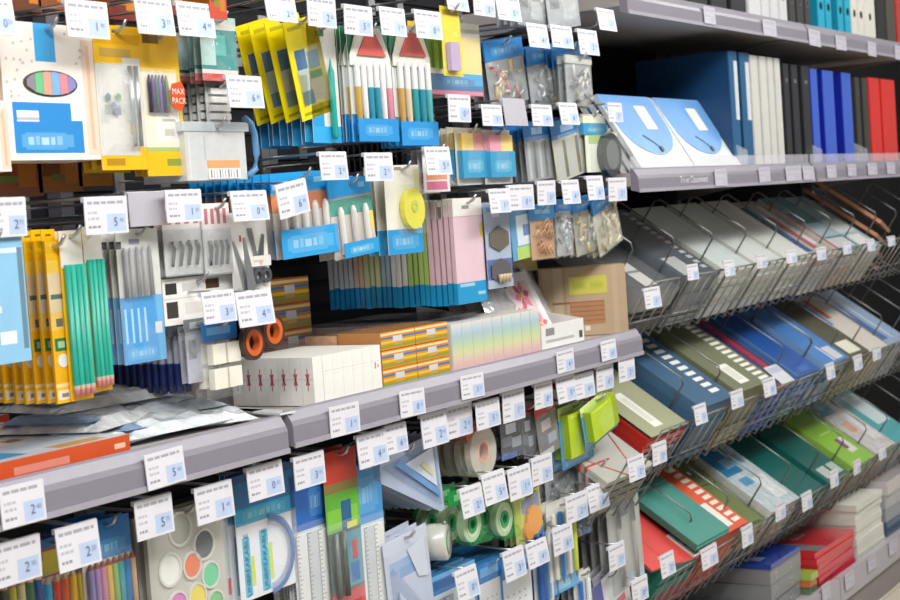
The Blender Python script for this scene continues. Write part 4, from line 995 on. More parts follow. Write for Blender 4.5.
def st_notebook(p, c='#e2cfd6', stripe='#2296cc', tabs='#e6c45a'):
    p.block('foot_band', stripe, -0.004, 0.8, 1.004, 1.003, -0.0003, 0.0088, [(0.1, 0.05, 0.6, 0.2, '#9fcbe0'), (0.7, 0.5, 0.95, 0.65, '#8fd0e4')], 'gloss')
    p.block('cover', c, 0, 0.06, 1, 1, 0, 0.0085, [(0.1, 0.06, 0.5, 0.075, '#b9a2b4'), (0.12, 0.05, 0.2, 0.085, '#a890ac'), (0, 0.8, 1, 1, stripe), (0.1, 0.81, 0.6, 0.84, '#9fcbe0'), (0.7, 0.9, 0.95, 0.93, '#8fd0e4'), (0.9, 0.2, 1, 0.34, tabs)], 'gloss', c)
    p.card('hang_strip', '#e6e4de', [(0.3, 0.4, 0.55, 0.6, '#9a9890')], 0, 0, 1, 0.17, -0.001, 0.0105)

def st_hexagon_card(p):
    p.card('backing_card', '#a9b6cc', [(0.1, 0.05, 0.7, 0.1, '#5fa8d8'), (0, 0.66, 1, 0.9, '#5a6fa8'), (0.3, 0.12, 0.6, 0.16, '#d8dee8')])
    for v, c in ((0.42, '#6a6258'), (0.8, '#5d5a5c')):
        p.poly('dark_hexagon', [(0.5 + 0.44 * math.cos(R_(60 * k + 30)), v + 0.15 * math.sin(R_(60 * k + 30))) for k in range(6)], -0.003, 0.001, c, 'plastic')
    p.pens('pin', 4, 0.3, 0.8, 0.84, 0.94, -0.002, [[(0, 1, '#d9cfc0'), (1, 0.5, '#b9a88a')]])

def st_small_card(p, top='#d8452c', mid='#d6e2e8', low='#a9cf3c', body='#2f8fc4'):
    p.card('backing_card', body, [(0.1, 0.0, 0.6, 0.16, top), (0.25, 0.3, 1, 0.78, mid), (0.5, 0.46, 0.8, 0.64, '#4a7ab8'), (0.2, 0.8, 1, 1, low), slot()])
    p.bag(0.005, 0, 0.15, 1, 1, -0.001, 'film', crumple=0.001)

def st_brown_bands(p):
    p.card('header_card', '#3a93d4', [(0.2, 0.3, 0.8, 0.6, '#8cc0e6')], 0, 0, 1, 0.26, -0.002, 0.004)
    rnd = random.Random(9)
    for k in range(14):
        u = rnd.uniform(0.1, 0.7); v = rnd.uniform(0.34, 0.9)
        mb = MB(); mb.rod([(p.X(u) + 0.0, -0.003, p.Z(v)), (p.X(u + 0.1), -0.006, p.Z(v - 0.1)), (p.X(min(0.92, u + 0.24)), -0.004, p.Z(min(0.95, v + 0.05)))], 0.002, rnd.choice(['#b07a42', '#c4925c', '#8f5f34', '#d0a878']), 'plastic', 5); p.put('rubber_band', mb)
    p.card('inlay_card', '#b98a58', (), 0.04, 0.26, 0.96, 0.98, 0.001)
    p.bag(0.011, 0, 0.24, 1, 1, 0, 'film', crumple=0.003)

def st_dark_disc(p):
    p.card('backing_card', '#dfe6d8', [(0.1, 0.1, 0.5, 0.3, '#a8c87a')])
    p.disc('black_disc', 0.62, 0.58, p.w * 0.3, -0.015, 0.014, '#3a3c3e', 'gloss')
    p.disc('disc_face', 0.62, 0.58, p.w * 0.2, -0.0162, 0.002, '#6a6e70', 'gloss')
    p.block('blister', '#f0f4f2', 0.1, 0.18, 1, 0.96, -0.02, -0.001, (), 'film')
# ------------------------------------------------------------------ hanging goods above the middle shelf
H = hang
# top edge
H('felt_pen_box', 'felt pens', 'white dotted carton of felt pens with oval window and blue panel', (3, 96, 24, 160), st_felt_box, 2, 0.034, 0.06, (66, 108, 1, 38), jit=0.3)
H('felt_pen_box', 'felt pens', 'white carton at the photo edge beside the dotted felt pen carton', (-60, 9, 100, 172), st_felt_box, 1, Y=0.05, tk=(-22, 13, -2, 35))
H('drawing_kit_pack', 'drawing kit', 'yellow drawing kit pack with grey compass in clear window', (97, 143, 26, 170), st_yellow_kit, 3, 0.017, 0.06, (135, 172, -2, 35))
H('crayon_pack', 'crayons', 'yellow crayon pack with orange offer badge', (143, 182, 33, 176), st_crayon_kit, 3, 0.014, 0.06, (177, 213, 3, 37))
H('accessory_bag', 'bag', 'clear bag with teal pieces and red base, dark inlay', (178, 208, 34, 82), st_teal_bag, 3, 0.012, 0.09, None, dark='#2a4f58')
H('accessory_bag', 'bag', 'clear bag with bright teal pieces and red base', (200, 237, 17, 81), st_teal_bag, 3, 0.012, 0.05, None)
H('clip_strip_card', 'clips', 'narrow grey card with four steel clips', (206, 229, 82, 124), st_clip_strip, 6, 0.017, 0.07, (227, 262, 76, 108))
H('storage_tub', 'tub', 'clear plastic tub with orange insert and blue handle', (184, 248, 122, 180), st_container, 1, Y=0.05, tk=None)
for k, (px, rl) in enumerate((((238, 274, 22, 122), -14), ((251, 287, 20, 120), -15), ((267, 303, 18, 119), -14), ((285, 319, 19, 118), -13))):
    H('game_card_pack', 'card game', ['yellow blister card with blue pictures, deepest of four tilted ones', 'yellow blister card with blue pictures, third of four tilted ones', 'yellow blister card with pale window, second of four tilted ones', 'frontmost of four tilted yellow blister cards with green pictures'][k], px, st_game_card, 1, Y=0.15 - k * 0.03, roll=rl, group='tilted yellow blister cards', tk=(265, 295, -4, 22) if k == 3 else None, hk=(k == 3))
H('pen_card', 'pen', 'white and blue card with one teal pen', (310, 338, 25, 143), st_single_pen_card, 10, 0.0135, 0.06, (308, 336, -3, 27))
H('pen_pack', 'pens', 'clear pack of grey and blue ball pens', (340, 362, 30, 141), st_blue_pens, 3, 0.012, 0.08, (345, 373, 6, 35))
H('pen_pack', 'pens', 'pen pack with red triangle and white roof header above six pens', (350, 390, 28, 142), st_pencil_sleeve, 4, 0.011, 0.045, None)
H('pen_pack', 'pens', 'clear pack of blue ball pens between the two roof header packs', (388, 408, 30, 143), st_blue_pens, 3, 0.012, 0.09, (380, 405, 8, 36))
H('pen_pack', 'pens', 'second roof header pen pack, with tan and teal pens', (393, 430, 27, 146), st_pencil_sleeve, 4, 0.011, 0.05, (415, 441, 11, 39), pens=('#c49a58', '#d9c9a8', '#2f9aa0', '#2f8fa8', '#58b0b4'))
H('index_tab_pack', 'tabs', 'cream and blue index tab card with green markers', (427, 481, 22, 95), st_index_tabs, 4, 0.011, 0.06, (446, 467, -8, 11))
H('highlighter_pack', 'highlighter', 'yellow highlighter blister with lilac marker', (442, 461, 7, 76), st_highlighter, 1, Y=0.02, tk=None)
H('clip_bag', 'clips', 'blue header bag of coloured clips in dark film', (484, 523, 40, 104), st_clip_bag, 6, 0.018, 0.07, (527, 547, 24, 48), fill=('#b8382c', '#5a8a3a', '#c9a23c', '#c9c4b8'), inlay='#3f4648', roll=-8)
H('clip_bag', 'clips', 'blue header bag of silver clips', (526, 556, 46, 106), st_clip_bag, 4, 0.016, 0.07, (551, 572, 26, 48), fill=('#5a6064', '#9aa4a8', '#c9d0d4'), seed=5, roll=-8, inlay='#687074')
H('clip_bag', 'clips', 'blue header bag of grey clips and pale beads', (552, 588, 46, 104), st_clip_bag, 4, 0.014, 0.05, (578, 597, 30, 55), fill=('#3a4044', '#e2b8a0', '#d9d4c8'), seed=8, roll=-10, nh=0.3, inlay='#a8a49a')
H('clip_bag', 'clips', 'clear bag of black clips', (566, 592, 56, 106), st_clip_bag, 2, 0.014, 0.02, None, fill=('#2a2c2e', '#c9c6bc', '#8a8c6a'), seed=9, hdr='#c9cac4', nh=0.16)
H('clip_card', 'grey clips', 'grey bag of slide clips at the top edge', (516, 545, -22, 26), st_grey_clips, 4, 0.016, 0.06, (474, 495, -6, 16))
H('clip_card', 'grey clips', 'pale bag of slide clips beside the grey ones at the top', (544, 576, -26, 28), st_grey_clips, 3, 0.016, 0.05, (496, 519, -4, 21), c='#a8adae', roll=-8)
hook('empty row beside the top shelf end', (597, 614, 9, 31), None, 0.04, 0.02)
# second row beyond the pens
H('label_pack', 'labels', 'white label pack with orange and pink stripes', (423, 449, 148, 192), st_label_pack, 3, 0.012, 0.06, (449, 471, 95, 122))
H('sticky_note_pack', 'sticky notes', 'sticky note pack in yellow and blue sleeve', (456, 483, 128, 185), st_sticky_notes, 4, 0.016, 0.06, (482, 502, 105, 126))
H('sticky_note_pack', 'sticky notes', 'sticky note pack in pink, yellow and blue sleeve', (484, 511, 130, 184), st_sticky_notes, 3, 0.016, 0.05, (503, 525, 99, 126), blank=True, a='#e59aa8', b='#f2d27e')
H('lead_pack', 'pencil leads', 'blue header pack of grey pencil leads', (524, 551, 122, 180), st_lead_pack, 6, 0.014, 0.06, (532, 552, 105, 126), roll=-4)
H('lead_pack', 'pencil leads', 'dark header pack of pale pencil leads', (551, 583, 118, 178), st_lead_pack, 5, 0.014, 0.05, (559, 577, 103, 125), c='#b9b6a0', roll=-9)
H('sticky_note_pack', 'notes', 'pale yellow note pack under the tag end', (577, 603, 114, 138), st_sticky_notes, 2, 0.014, 0.05, None, a='#f0ecc8', b='#f2f0e0')
H('black_disc_pack', 'disc', 'clear blister with a round black disc beside blue wallets', (586, 618, 132, 172), st_dark_disc, 2, 0.03, 0.04, (608, 622, 103, 122))
# long row of tags
H('scissors_card', 'card', 'light blue card cut off at the photo edge', (-40, 27, 236, 366), lambda p: p.card('backing_card', '#8fc4e6', [(0.5, 0.1, 0.9, 0.14, '#d8e8f2'), (0.9, 0.1, 0.98, 0.9, '#6a8a9c'), (0.1, 0.55, 0.6, 0.6, '#e6eef2'), (0.55, 0.75, 0.8, 0.85, '#e8eef2')]), 2, 0.012, 0.02, (-9, 27, 198, 237))
H('pencil_carton', 'pencil carton', 'narrow yellow pencil carton with green square', (51, 68, 240, 404), st_pencil_carton, 7, 0.0195, 0.06, None, jit=0.4)
H('pencil_pack', 'pencils', 'yellow backed pack of teal pencils nearer the yellow cartons', (65, 87, 230, 401), st_teal_pencils, 2, 0.014, 0.055, (85, 128, 197, 234), jit=0.4)
H('pencil_pack', 'pencils', 'yellow backed pack of teal pencils beside the blue pen bags', (88, 106, 226, 392), st_teal_pencils, 1, Y=0.055)
H('pen_bag', 'gel pens', 'clear bag of gel pens on blue card', (120, 162, 229, 363), st_pen_bag, 5, 0.013, 0.055, (166, 202, 190, 222), jit=0.6)
H('roller_pen_pack', 'roller pens', 'hanging pair of navy and silver roller pens', (170, 190, 322, 393), st_navy_pens, 10, 0.0145, 0.1, None, jit=0.4)
H('nib_pack', 'nibs', 'clear pack of steel nibs with red printed header', (163, 204, 203, 276), st_clear_nibs, 2, 0.014, 0.06, None)
H('nib_pack', 'nibs', 'crinkled clear bag with red print beside the scissors card', (203, 231, 203, 275), st_clear_nibs, 2, 0.014, 0.055, (231, 267, 191, 221))
H('window_carton', 'carton', 'white carton with black windows under the nib packs', (163, 232, 276, 322), st_window_box, 2, 0.035, 0.07, None)
H('eraser_bag', 'erasers', 'clear bag of white erasers with blue header over the scissors', (204, 238, 320, 398), st_white_bag, 2, 0.02, 0.05, (202, 235, 291, 323))
H('roller_pen_pack', 'pens', 'grey film pack standing before the navy pens', (186, 212, 318, 382), st_grey_clips, 2, 0.014, 0.06, None, c='#a8abbe')
H('scissors_card', 'scissors', 'white card with grey scissors and orange pivot', (231, 268, 212, 293), st_scissors_card, 2, 0.014, 0.055, None)
H('scissors', 'scissors', 'orange and brown handled scissors hanging over the eraser cartons', (233, 277, 302, 362), st_scissors, 1, Y=0.035, tk=(236, 272, 291, 326), roll=-14)
H('marker_pack', 'markers', 'marker pack with blue header and orange band', (272, 333, 172, 256), st_marker_pack, 11, 0.0165, 0.06, (276, 307, 182, 216), jit=0.5, tilt=-8, roll=-2)
H('marker_pack', 'markers', 'marker pack with blue header and teal band', (329, 372, 178, 257), st_marker_pack, 3, 0.0165, 0.05, (320, 347, 152, 180), band='#2f9a86', num=3, pocket=False, roll=-4)
H('correction_roller_card', 'rollers', 'white card with a yellow correction roller', (386, 421, 165, 254), st_roller_card, 3, 0.021, 0.055, (365, 393, 153, 181))
nb = [('#e2c4cf', 'pink', 5), ('#a9cc78', 'green', 4), ('#dfe6e8', 'white', 3), ('#9fc4dc', 'sky blue', 2), ('#c9d8ae', 'pale green', 3), ('#d9c4b0', 'tan', 2), ('#cfd9e6', 'pale blue', 5)]
yy = 0.055
for c, nm, n in nb:
    # 24 notebooks one behind the other on one long hook
    H('notebook', 'notebook', nm + ' notebook with blue foot band', (455 - 0, 484, 198, 303), st_notebook, n, 0.0125, yy, (425, 450, 147, 175) if nm == 'pink' else None, c=c, jit=0.5, hk=(nm == 'pink')) if yy < 0.06 else None
    if yy > 0.06:
        x0, x1, z0, z1 = span(455, 484, 198, 303, 0.055)
        p = Pack(x1 - x0, z1 - z0); st_notebook(p, c, ['#2296cc', '#1f7fc0', '#2fa6cc', '#2a8fd0', '#1e88c8'][len(nm) % 5])
        r = p.make('notebook', nm + ' notebook with blue foot band, front one of its colour', 'notebook', ((x0 + x1) / 2, yy, z1), (0, 0, 0), nm + ' notebooks')
        for k in range(1, n):
            dup(r, ((x0 + x1) / 2 + random.uniform(-1, 1) * 0.002, yy + 0.0125 * k, z1 + random.uniform(-1, 1) * 0.002), (0, 0, R_(random.uniform(-1.5, 1.5))), '%s notebook with blue foot band, %s of its colour from the front' % (nm, ORD[k]))
    yy += 0.0125 * n
H('hexagon_card', 'hexagon card', 'blue-grey card with dark hexagons beside pink notebooks', (486, 511, 203, 288), st_hexagon_card, 3, 0.012, 0.05, (489, 509, 189, 213))
H('calculator_card', 'card', 'small blue card with red top and lime foot', (509, 534, 196, 259), st_small_card, 4, 0.012, 0.055, (509, 534, 185, 210), roll=-4)
H('rubber_band_bag', 'rubber bands', 'clear bag of brown rubber bands under a blue header', (530, 555, 205, 260), st_brown_bands, 2, 0.018, 0.05, (538, 556, 181, 205))
H('clip_bag', 'clips', 'clear bag of steel paper clips beside the rubber bands', (556, 572, 200, 256), st_clip_bag, 2, 0.016, 0.055, (562, 579, 180, 204), fill=('#8a8d8c', '#c9cccb'), seed=12, nh=0.2, hdr='#3a80c4', inlay='#8a8f90')
H('pin_bag', 'pins', 'clear bag of brass pins under a blue header', (572, 596, 198, 254), st_clip_bag, 4, 0.017, 0.055, (587, 603, 176, 200), fill=('#b0942c', '#c9b04a', '#6a5a22', '#8f8438'), sil='#b9bcae', seed=14, nh=0.22, roll=-7, inlay='#6e6428')
H('pin_bag', 'pins', 'clear bag of pale gold pins swung aside at the row end', (591, 616, 194, 252), st_clip_bag, 3, 0.016, 0.045, (609, 627, 178, 201), fill=('#c4b27a', '#d9cfa4', '#8c7f4a'), sil='#c9cbc0', seed=15, nh=0.24, roll=-16, inlay='#a39a6a')

hook('pen bag row, with a blank grey plate', (129, 165, 192, 226), None, 0.05, 0.03, blank=True)
def st_orange_pack(p, c='#b5641e'):
    p.block('carton', c, 0, 0, 1, 1, 0, 0.05, [(0.1, 0.2, 0.5, 0.6, '#8a4a1a'), (0.3, 0.55, 0.6, 0.7, '#7a8a3a'), (0.6, 0.3, 0.9, 0.8, '#c87a2a')], 'gloss', '#9a5418')
for k, (px, c) in enumerate((((-20, 42, 150, 197), '#a5521c'), ((38, 82, 152, 192), '#b8701e'), ((78, 112, 150, 186), '#c9861e'))):
    H('orange_carton', 'carton', '%s orange brown carton hanging deep under the felt pens' % ('first', 'second', 'third')[k], px, st_orange_pack, 1, Y=0.2, group='orange brown cartons', c=c)
for k, (px, c) in enumerate((((10, 40, -30, 11), '#6a3a22'), ((38, 68, -30, 9), '#8a4a20'), ((108, 136, -30, 20), '#7a2a1e'), ((150, 186, -30, 14), '#8a3020'))):
    H('orange_carton', 'carton', '%s dark brown carton hanging deep at the top edge' % ('first', 'second', 'third', 'fourth')[k], px, st_orange_pack, 1, Y=0.22, group='dark brown cartons', c=c)
H('red_pack', 'pack', 'red pack swung out beside the teal bags', (209, 226, -22, 19), st_orange_pack, 1, Y=0.01, c='#c8503c')
def st_dark_card(p): p.block('cover', '#2c2f36', 0, 0, 1, 1, 0, 0.004, [(0.2, 0.1, 0.8, 0.2, '#6a6e78')], 'gloss', '#5a5e66')
H('dark_notebook', 'notebook', 'dark narrow notebook hanging behind the correction rollers', (404, 428, 140, 196), st_dark_card, 12, 0.0135, 0.12, None, jit=0.4)
H('dark_notebook', 'notebook', 'dark narrow notebook hanging behind the label packs', (512, 530, 150, 186), st_dark_card, 8, 0.013, 0.16, None, jit=0.4)
# ------------------------------------------------------------------ goods on the middle shelf
ZM = 1.0235
def solid(name, cat, label, X0, X1, Y0, Y1, z0, z1, col, front=(), top=None, group=None, m='paper', side=None, yaw=0.0):
    mb = MB(); w, d, h = X1 - X0, Y1 - Y0, z1 - z0
    mb.sheet(-w / 2, w / 2, 0, h, 0, d, col, front, m, side or col)
    o = build(name, mb); o.location = ((X0 + X1) / 2, Y0, z0); o.rotation_euler = (0, 0, R_(yaw))
    return tag(o, label, cat, group)
# white eraser cartons: six in a file along the near side, six beside each other along the shelf edge
xa, xb = on(320, 406, ZM).x, on(385, 390, ZM).x
hc = at(320, 356, 0.04).z - ZM
for k in range(7):
    mb = MB(); d = 0.0235
    w = 0.026
    mb.box(0, w, 0, d, 0, hc, '#eceae4', 'paper', left='#efede8')
    y = d / 2
    for z, s in ((0.62, -1), (0.46, 1)):
        mb.add([(-0.0005, y - 0.0042, hc * z - s * 0.003), (-0.0005, y + 0.0042, hc * z - s * 0.003), (-0.0005, y + 0.0012, hc * z + s * 0.008), (-0.0005, y - 0.0012, hc * z + s * 0.008)], [(0, 1, 2, 3)], '#c4586a')
        mb.add([(-0.0005, y - 0.0008, hc * z - s * 0.012), (-0.0005, y + 0.0008, hc * z - s * 0.012), (-0.0005, y + 0.0008, hc * z - s * 0.004), (-0.0005, y - 0.0008, hc * z - s * 0.004)], [(0, 1, 2, 3)], '#b04a5c')
    mb.box(-0.0004, 0.001, 0.0006, d - 0.0006, hc * 0.54, hc * 0.55, '#c9c6c4')
    o = build('eraser_carton', mb); o.location = (xa, 0.04 + k * 0.0242, ZM)
    tag(o, 'white eraser carton with red arrows, %s in the file from the shelf edge' % N_[k] if k < 6 else 'white eraser carton with red arrows, deepest in its file', 'carton', 'white eraser cartons')
pw = (xb - xa - 0.028) / 6
for k in range(6):
    mb = MB(); mb.sheet(0, pw - 0.0006, 0, hc, 0, 0.166, '#edebe5', [(0, 0.33, 1, 0.335, '#a9a6a6'), (0, 0.4, 1, 0.403, '#c4c1bf')] + ([(0.3, 0.36, 0.45, 0.5, '#9a98a4'), (0.6, 0.42, 0.75, 0.48, '#c88a90')] if k == 5 else []), 'paper', '#e9e7e1')
    o = build('eraser_carton', mb); o.location = (xa + 0.0275 + pw * k, 0.04, ZM)
    tag(o, 'plain white eraser carton facing the aisle, %s along the shelf from the arrow cartons' % N_[k], 'carton', 'white eraser cartons')
# shrink-wrapped orange eraser packs, two columns of three, and more behind them
xo0, xo1 = on(387, 389, ZM).x + 0.004, on(452, 373, ZM).x
ho = (at(420, 326, 0.05).z - ZM) / 3
ow = (xo1 - xo0) / 2
BAND = [(0, 0.08, 1, 0.2, '#f0dca0'), (0, 0.3, 1, 0.42, '#3f7fb4'), (0, 0.52, 1, 0.66, '#e6c62c'), (0, 0.74, 1, 0.9, '#8aa03a'), (0.35, 0.28, 0.62, 0.6, '#cfd6dc'), (0.36, 0.62, 0.62, 0.78, '#d89a4a')]
for j in range(2):
    for q in range(3):
        solid('eraser_pack', 'erasers', 'orange wrapped eraser pack with striped band, %s of the column %s' % (('bottom', 'middle', 'top')[q], ('beside the white cartons', 'beside the pastel pads')[j]),
              xo0 + ow * j + 0.001, xo0 + ow * (j + 1) - 0.001, 0.05, 0.14, ZM + ho * q + 0.0005 * q, ZM + ho * (q + 1), '#e08a22', BAND, None, 'orange eraser packs', 'gloss', '#c98a4a')
for j in range(4):
    solid('eraser_tray', 'erasers', 'peach topped tray of erasers behind the %s' % ['near end of the white cartons', 'far end of the white cartons', 'orange eraser packs', 'near pastel pads'][j],
          xa + 0.02 + j * 0.13, xa + 0.145 + j * 0.13, 0.215, 0.4, ZM, ZM + 0.075, '#c9a78c', [(0, 0.2, 1, 0.8, '#b98a6a')], None, 'eraser trays', 'wrap', ['#d9d4ce', '#d4cfc8', '#d8b49a', '#d6b6a0'][j])
for j in range(2):
    solid('eraser_tray', 'erasers', 'peach topped tray of erasers close behind the orange packs, %s' % ('nearer one', 'farther one')[j], xo0 + 0.13 * j, xo0 + 0.125 + 0.13 * j, 0.143, 0.212, ZM, ZM + ho * 2.9, '#c9a078', (), None, 'eraser trays', 'wrap', '#d9b08c')
# tower of orange packs at the back
X0_, X1_ = at(272, 305, 0.34).x, at(310, 305, 0.34).x
for q in range(4):
    solid('eraser_pack', 'erasers', 'orange striped eraser pack in the tower under the marker packs, %s' % ('lowest', 'second up', 'third up', 'topmost')[q], X0_, X1_, 0.34, 0.42, ZM + q * 0.049, ZM + q * 0.049 + 0.048, '#c87a24', BAND, None, 'tower of orange eraser packs', 'gloss', '#b06a2a')
# pastel pads: eight
xp0, xp1 = xo1 + 0.004, on(548, 352, ZM).x
hp = at(500, 316, 0.045).z - ZM
pw = (xp1 - xp0) / 9
cols = ['#d8d6d2', '#bccdd6', '#a9c2cc', '#b0cabc', '#c2d2a4', '#d2d5a4', '#dcc8b0', '#dab6b4', '#d2a9ad']
for k in range(9):
    ga = []
    for i in range(27):
        a = lin_mix = i / 26 * 8; lo = min(7, int(a)); f = a - lo
        c0, c1 = cols[lo], cols[lo + 1]
        ga.append((0, i / 27, 1, (i + 1) / 27, '#' + ''.join('%02x' % int(int(c0[q:q + 2], 16) * (1 - f) + int(c1[q:q + 2], 16) * f) for q in (1, 3, 5))))
    mb = MB(); mb.sheet(0, pw - 0.0014, 0, hp, 0, 0.09, '#dcd8d4', ga, 'paper', '#d6d2cc')
    o = build('pastel_pad', mb); o.location = (xp0 + pw * k, 0.045, ZM); o.rotation_euler = (0, 0, R_(random.uniform(-0.6, 0.6)))
    tag(o, 'pad block with blue to pink pastel fade, %s from the orange packs' % (['first', 'second', 'third', 'fourth', 'fifth', 'sixth', 'seventh', 'eighth', 'ninth'][k]), 'pad', 'pastel pads')
for k in range(3):
    solid('plastic_sleeve_pack', 'sleeves', 'grey film sleeve pack lying behind the pastel pads, %s' % ('lowest', 'middle', 'topmost')[k], xp0 - 0.02, xp1 - 0.04, 0.15, 0.40, ZM + k * 0.031, ZM + k * 0.031 + 0.03, '#b4b2b6', (), None, 'film sleeve packs', 'wrap', '#bdbac0')
for k in range(4):
    mb = MB(); mb.pillow(-0.1, 0.1, -0.075, 0.075, 0, 0.012, ['#b9b7be', '#cfcfd6', '#bdbbc6', '#dcdde2'][k], 'wrap', crumple=0.004, seed=30 + k)
    o = build('crinkled_film_bag', mb); q = at(498 + 13 * k, 296 - 2 * k, 0.16 + 0.02 * k); o.location = (q.x, q.y, q.z); o.rotation_euler = (R_(-28), R_(18 - 6 * k), R_(8 * k))
    tag(o, ['grey crinkled film bag leaning behind the pastel pads', 'pale crinkled film bag beside the grey one behind the pads', 'mauve grey film bag behind the pads near the flower box', 'whitish film bag right beside the flower box'][k], 'bag', 'film bags behind the pads')
# display tray with flowered packs
xt0, xt1 = on(549, 351, ZM).x + 0.003, on(588, 341, ZM).x
ht = at(570, 320, 0.06).z - ZM
r = thing('display_tray', 'white display tray with flowered packs beside the cardboard box', 'box', (xt0, 0.055, ZM))
w = xt1 - xt0
mb = MB(); mb.sheet(0, w, 0, ht, 0, 0.003, '#e6e5e2', [(0.1, 0.15, 0.3, 0.45, '#8c8c8e'), (0.1, 0.62, 0.75, 0.74, '#b4b4b6'), (0.88, 0.5, 0.96, 0.8, '#4a4a50')]); build('front_panel', mb, r)
mb = MB(); mb.box(0, w, 0.003, 0.3, 0, 0.003, '#d9d8d4'); build('tray_floor', mb, r)
for x in (0, w - 0.003):
    mb = MB(); mb.M = Matrix.Translation((x + 0.003, 0.003, 0)) @ Matrix.Rotation(R_(90), 4, 'Z'); mb.prism([(0, 0), (0.297, 0), (0.297, ht * 2.0), (0, ht)], 0, 0.003, '#e4e3df'); build('side_panel', mb, r)
for k in range(4):
    mb = MB(); mb.sheet(-0.07, 0.07, 0, 0.17, 0, 0.012, '#e9e6e6', [(0.05, 0.06, 0.22, 0.2, '#4a4a50'), (0.2, 0.12, 0.85, 0.9, '#e6ccd0')], 'gloss')
    rnd = random.Random(k)
    for (cx, cz, s) in ((0.005, 0.115, 1.0), (-0.02, 0.07, 0.7), (0.03, 0.045, 0.8)):
        for a in range(6):
            t = R_(a * 60 + 10); c_, s_ = math.cos(t), math.sin(t)
            pts = [(cx + (u * c_ - v * s_) * s, cz + (u * s_ + v * c_) * s) for u, v in ((0.004, 0), (0.02, 0.009), (0.036, 0), (0.02, -0.009))]
            mb.prism(pts, -0.0006 - 0.00005 * a, 0.0, ['#c8506a', '#d8788a'][a % 2])
        mb.prism([(cx + 0.006 * s * math.cos(t), cz + 0.006 * s * math.sin(t)) for t in (0, 1.05, 2.1, 3.14, 4.2, 5.25)], -0.0012, 0.0, '#e6c84a')
    o = build('flowered_pack', mb); o.location = (xt0 + w / 2 - 0.0, 0.1 + k * 0.045, ZM + 0.006); o.rotation_euler = (R_(-26), 0, 0)
    tag(o, '%s flowered pack leaning in the white display tray' % ('front', 'second', 'third', 'rear')[k], 'pack', 'flowered packs')
# cardboard box
r = thing('cardboard_box', 'brown cardboard box with yellow label at the shelf end', 'box', (3.172, 0.2, ZM), (0, 0, R_(-58)))
wk, hk_ = 0.195, 0.155
mb = MB(); mb.sheet(0, wk, 0, hk_, 0, 0.07, '#b9a184', [(0.0, 0.0, 0.04, 1, '#ab9272'), (0.16, 0, 0.26, 1, '#c4b094'), (0.28, 0, 0.3, 1, '#a8906e'), (0.84, 0, 0.9, 1, '#c0aa8c'), (0.5, 0.86, 0.56, 0.93, '#e6ddd0'), (0.3, 0.9, 0.36, 0.96, '#e6ddd0'), (0.14, 0.5, 0.6, 0.53, '#8a6444')], 'paper', '#ae9676'); b_ = build('carton_body', mb, r)
mb = MB(); mb.sheet(wk * 0.34, wk * 0.78, hk_ * 0.6, hk_ * 0.86, -0.0008, 0.0004, '#cfc85a', soft(0.05, 0.2, 0.5, 0.85, '#cfc85a', '#a3b23c') + soft(0.5, 0.2, 0.95, 0.85, '#cfc85a', '#aeb83c'), 'gloss'); build('yellow_label', mb, r)
mb = MB(); mb.sheet(wk * 0.34, wk * 0.74, hk_ * 0.16, hk_ * 0.5, -0.0006, 0.0004, '#b07f58', [(0, k * 0.2, 1, k * 0.2 + 0.06, '#9c6c48') for k in range(5)], 'paper'); build('printed_panel', mb, r)
mb = MB(); mb.M = Matrix.Translation((0, 0.005, hk_)) @ Matrix.Rotation(R_(28), 4, 'X'); mb.box(-0.16, 0.0, 0, 0.06, 0, 0.003, '#b9a05c', 'paper'); build('open_flap', mb, r)
# near bay: red and orange boxes, heap of bags
def flat_box(label, pl, pr, zb, t, d, side, paint, Y=0.03, yaw=0.0, name='game_box', grp=None):
    x0, x1 = pl, pr
    w = x1 - x0
    r = thing(name, label, 'box', ((x0 + x1) / 2, Y, zb), (0, 0, R_(yaw)), grp)
    mb = MB(); mb.M = Matrix(((1, 0, 0, 0), (0, 0, 1, 0), (0, -1, 0, 0), (0, 0, 0, 1)))
    mb.sheet(-w / 2, w / 2, 0, d, -t, -t + 0.006, '#dfe4ea', paint, 'gloss', side); build('lid_top', mb, r)
    mb = MB(); mb.sheet(-w / 2, w / 2, 0, t - 0.006, 0, d, side, [(0.3, 0.25, 0.62, 0.8, '#dc8a78'), (0.9, 0.2, 0.97, 0.6, '#f0c0a8')], 'gloss'); build('box_side', mb, r)
    return r
flat_box('flat orange box with blue and white picture lid at the shelf edge', 1.33, 1.635, ZM, 0.024, 0.2, '#cf5224', [(0, 0, 0.5, 0.5, '#2f8fd0'), (0.05, 0.1, 0.3, 0.4, '#1f5f9c'), (0.35, 0.1, 0.9, 0.35, '#e8e2dc'), (0.5, 0.15, 0.6, 0.3, '#8a5a4a'), (0.7, 0.2, 0.8, 0.32, '#b06a3a'), (0.4, 0.55, 0.95, 0.75, '#c9d8e6'), (0.1, 0.6, 0.45, 0.9, '#4fa8dc'), (0.6, 0.8, 0.9, 0.95, '#e2b04a')])
flat_box('red flat box lying under the upper red box by the orange one', 1.25, 1.60, ZM, 0.024, 0.17, '#b82a1c', [(0.1, 0.2, 0.9, 0.8, '#c9543a')], 0.25)
flat_box('upper red flat box behind the orange box', 1.25, 1.635, ZM + 0.0245, 0.026, 0.16, '#c03a2a', [(0.1, 0.2, 0.9, 0.8, '#d86048')], 0.26)
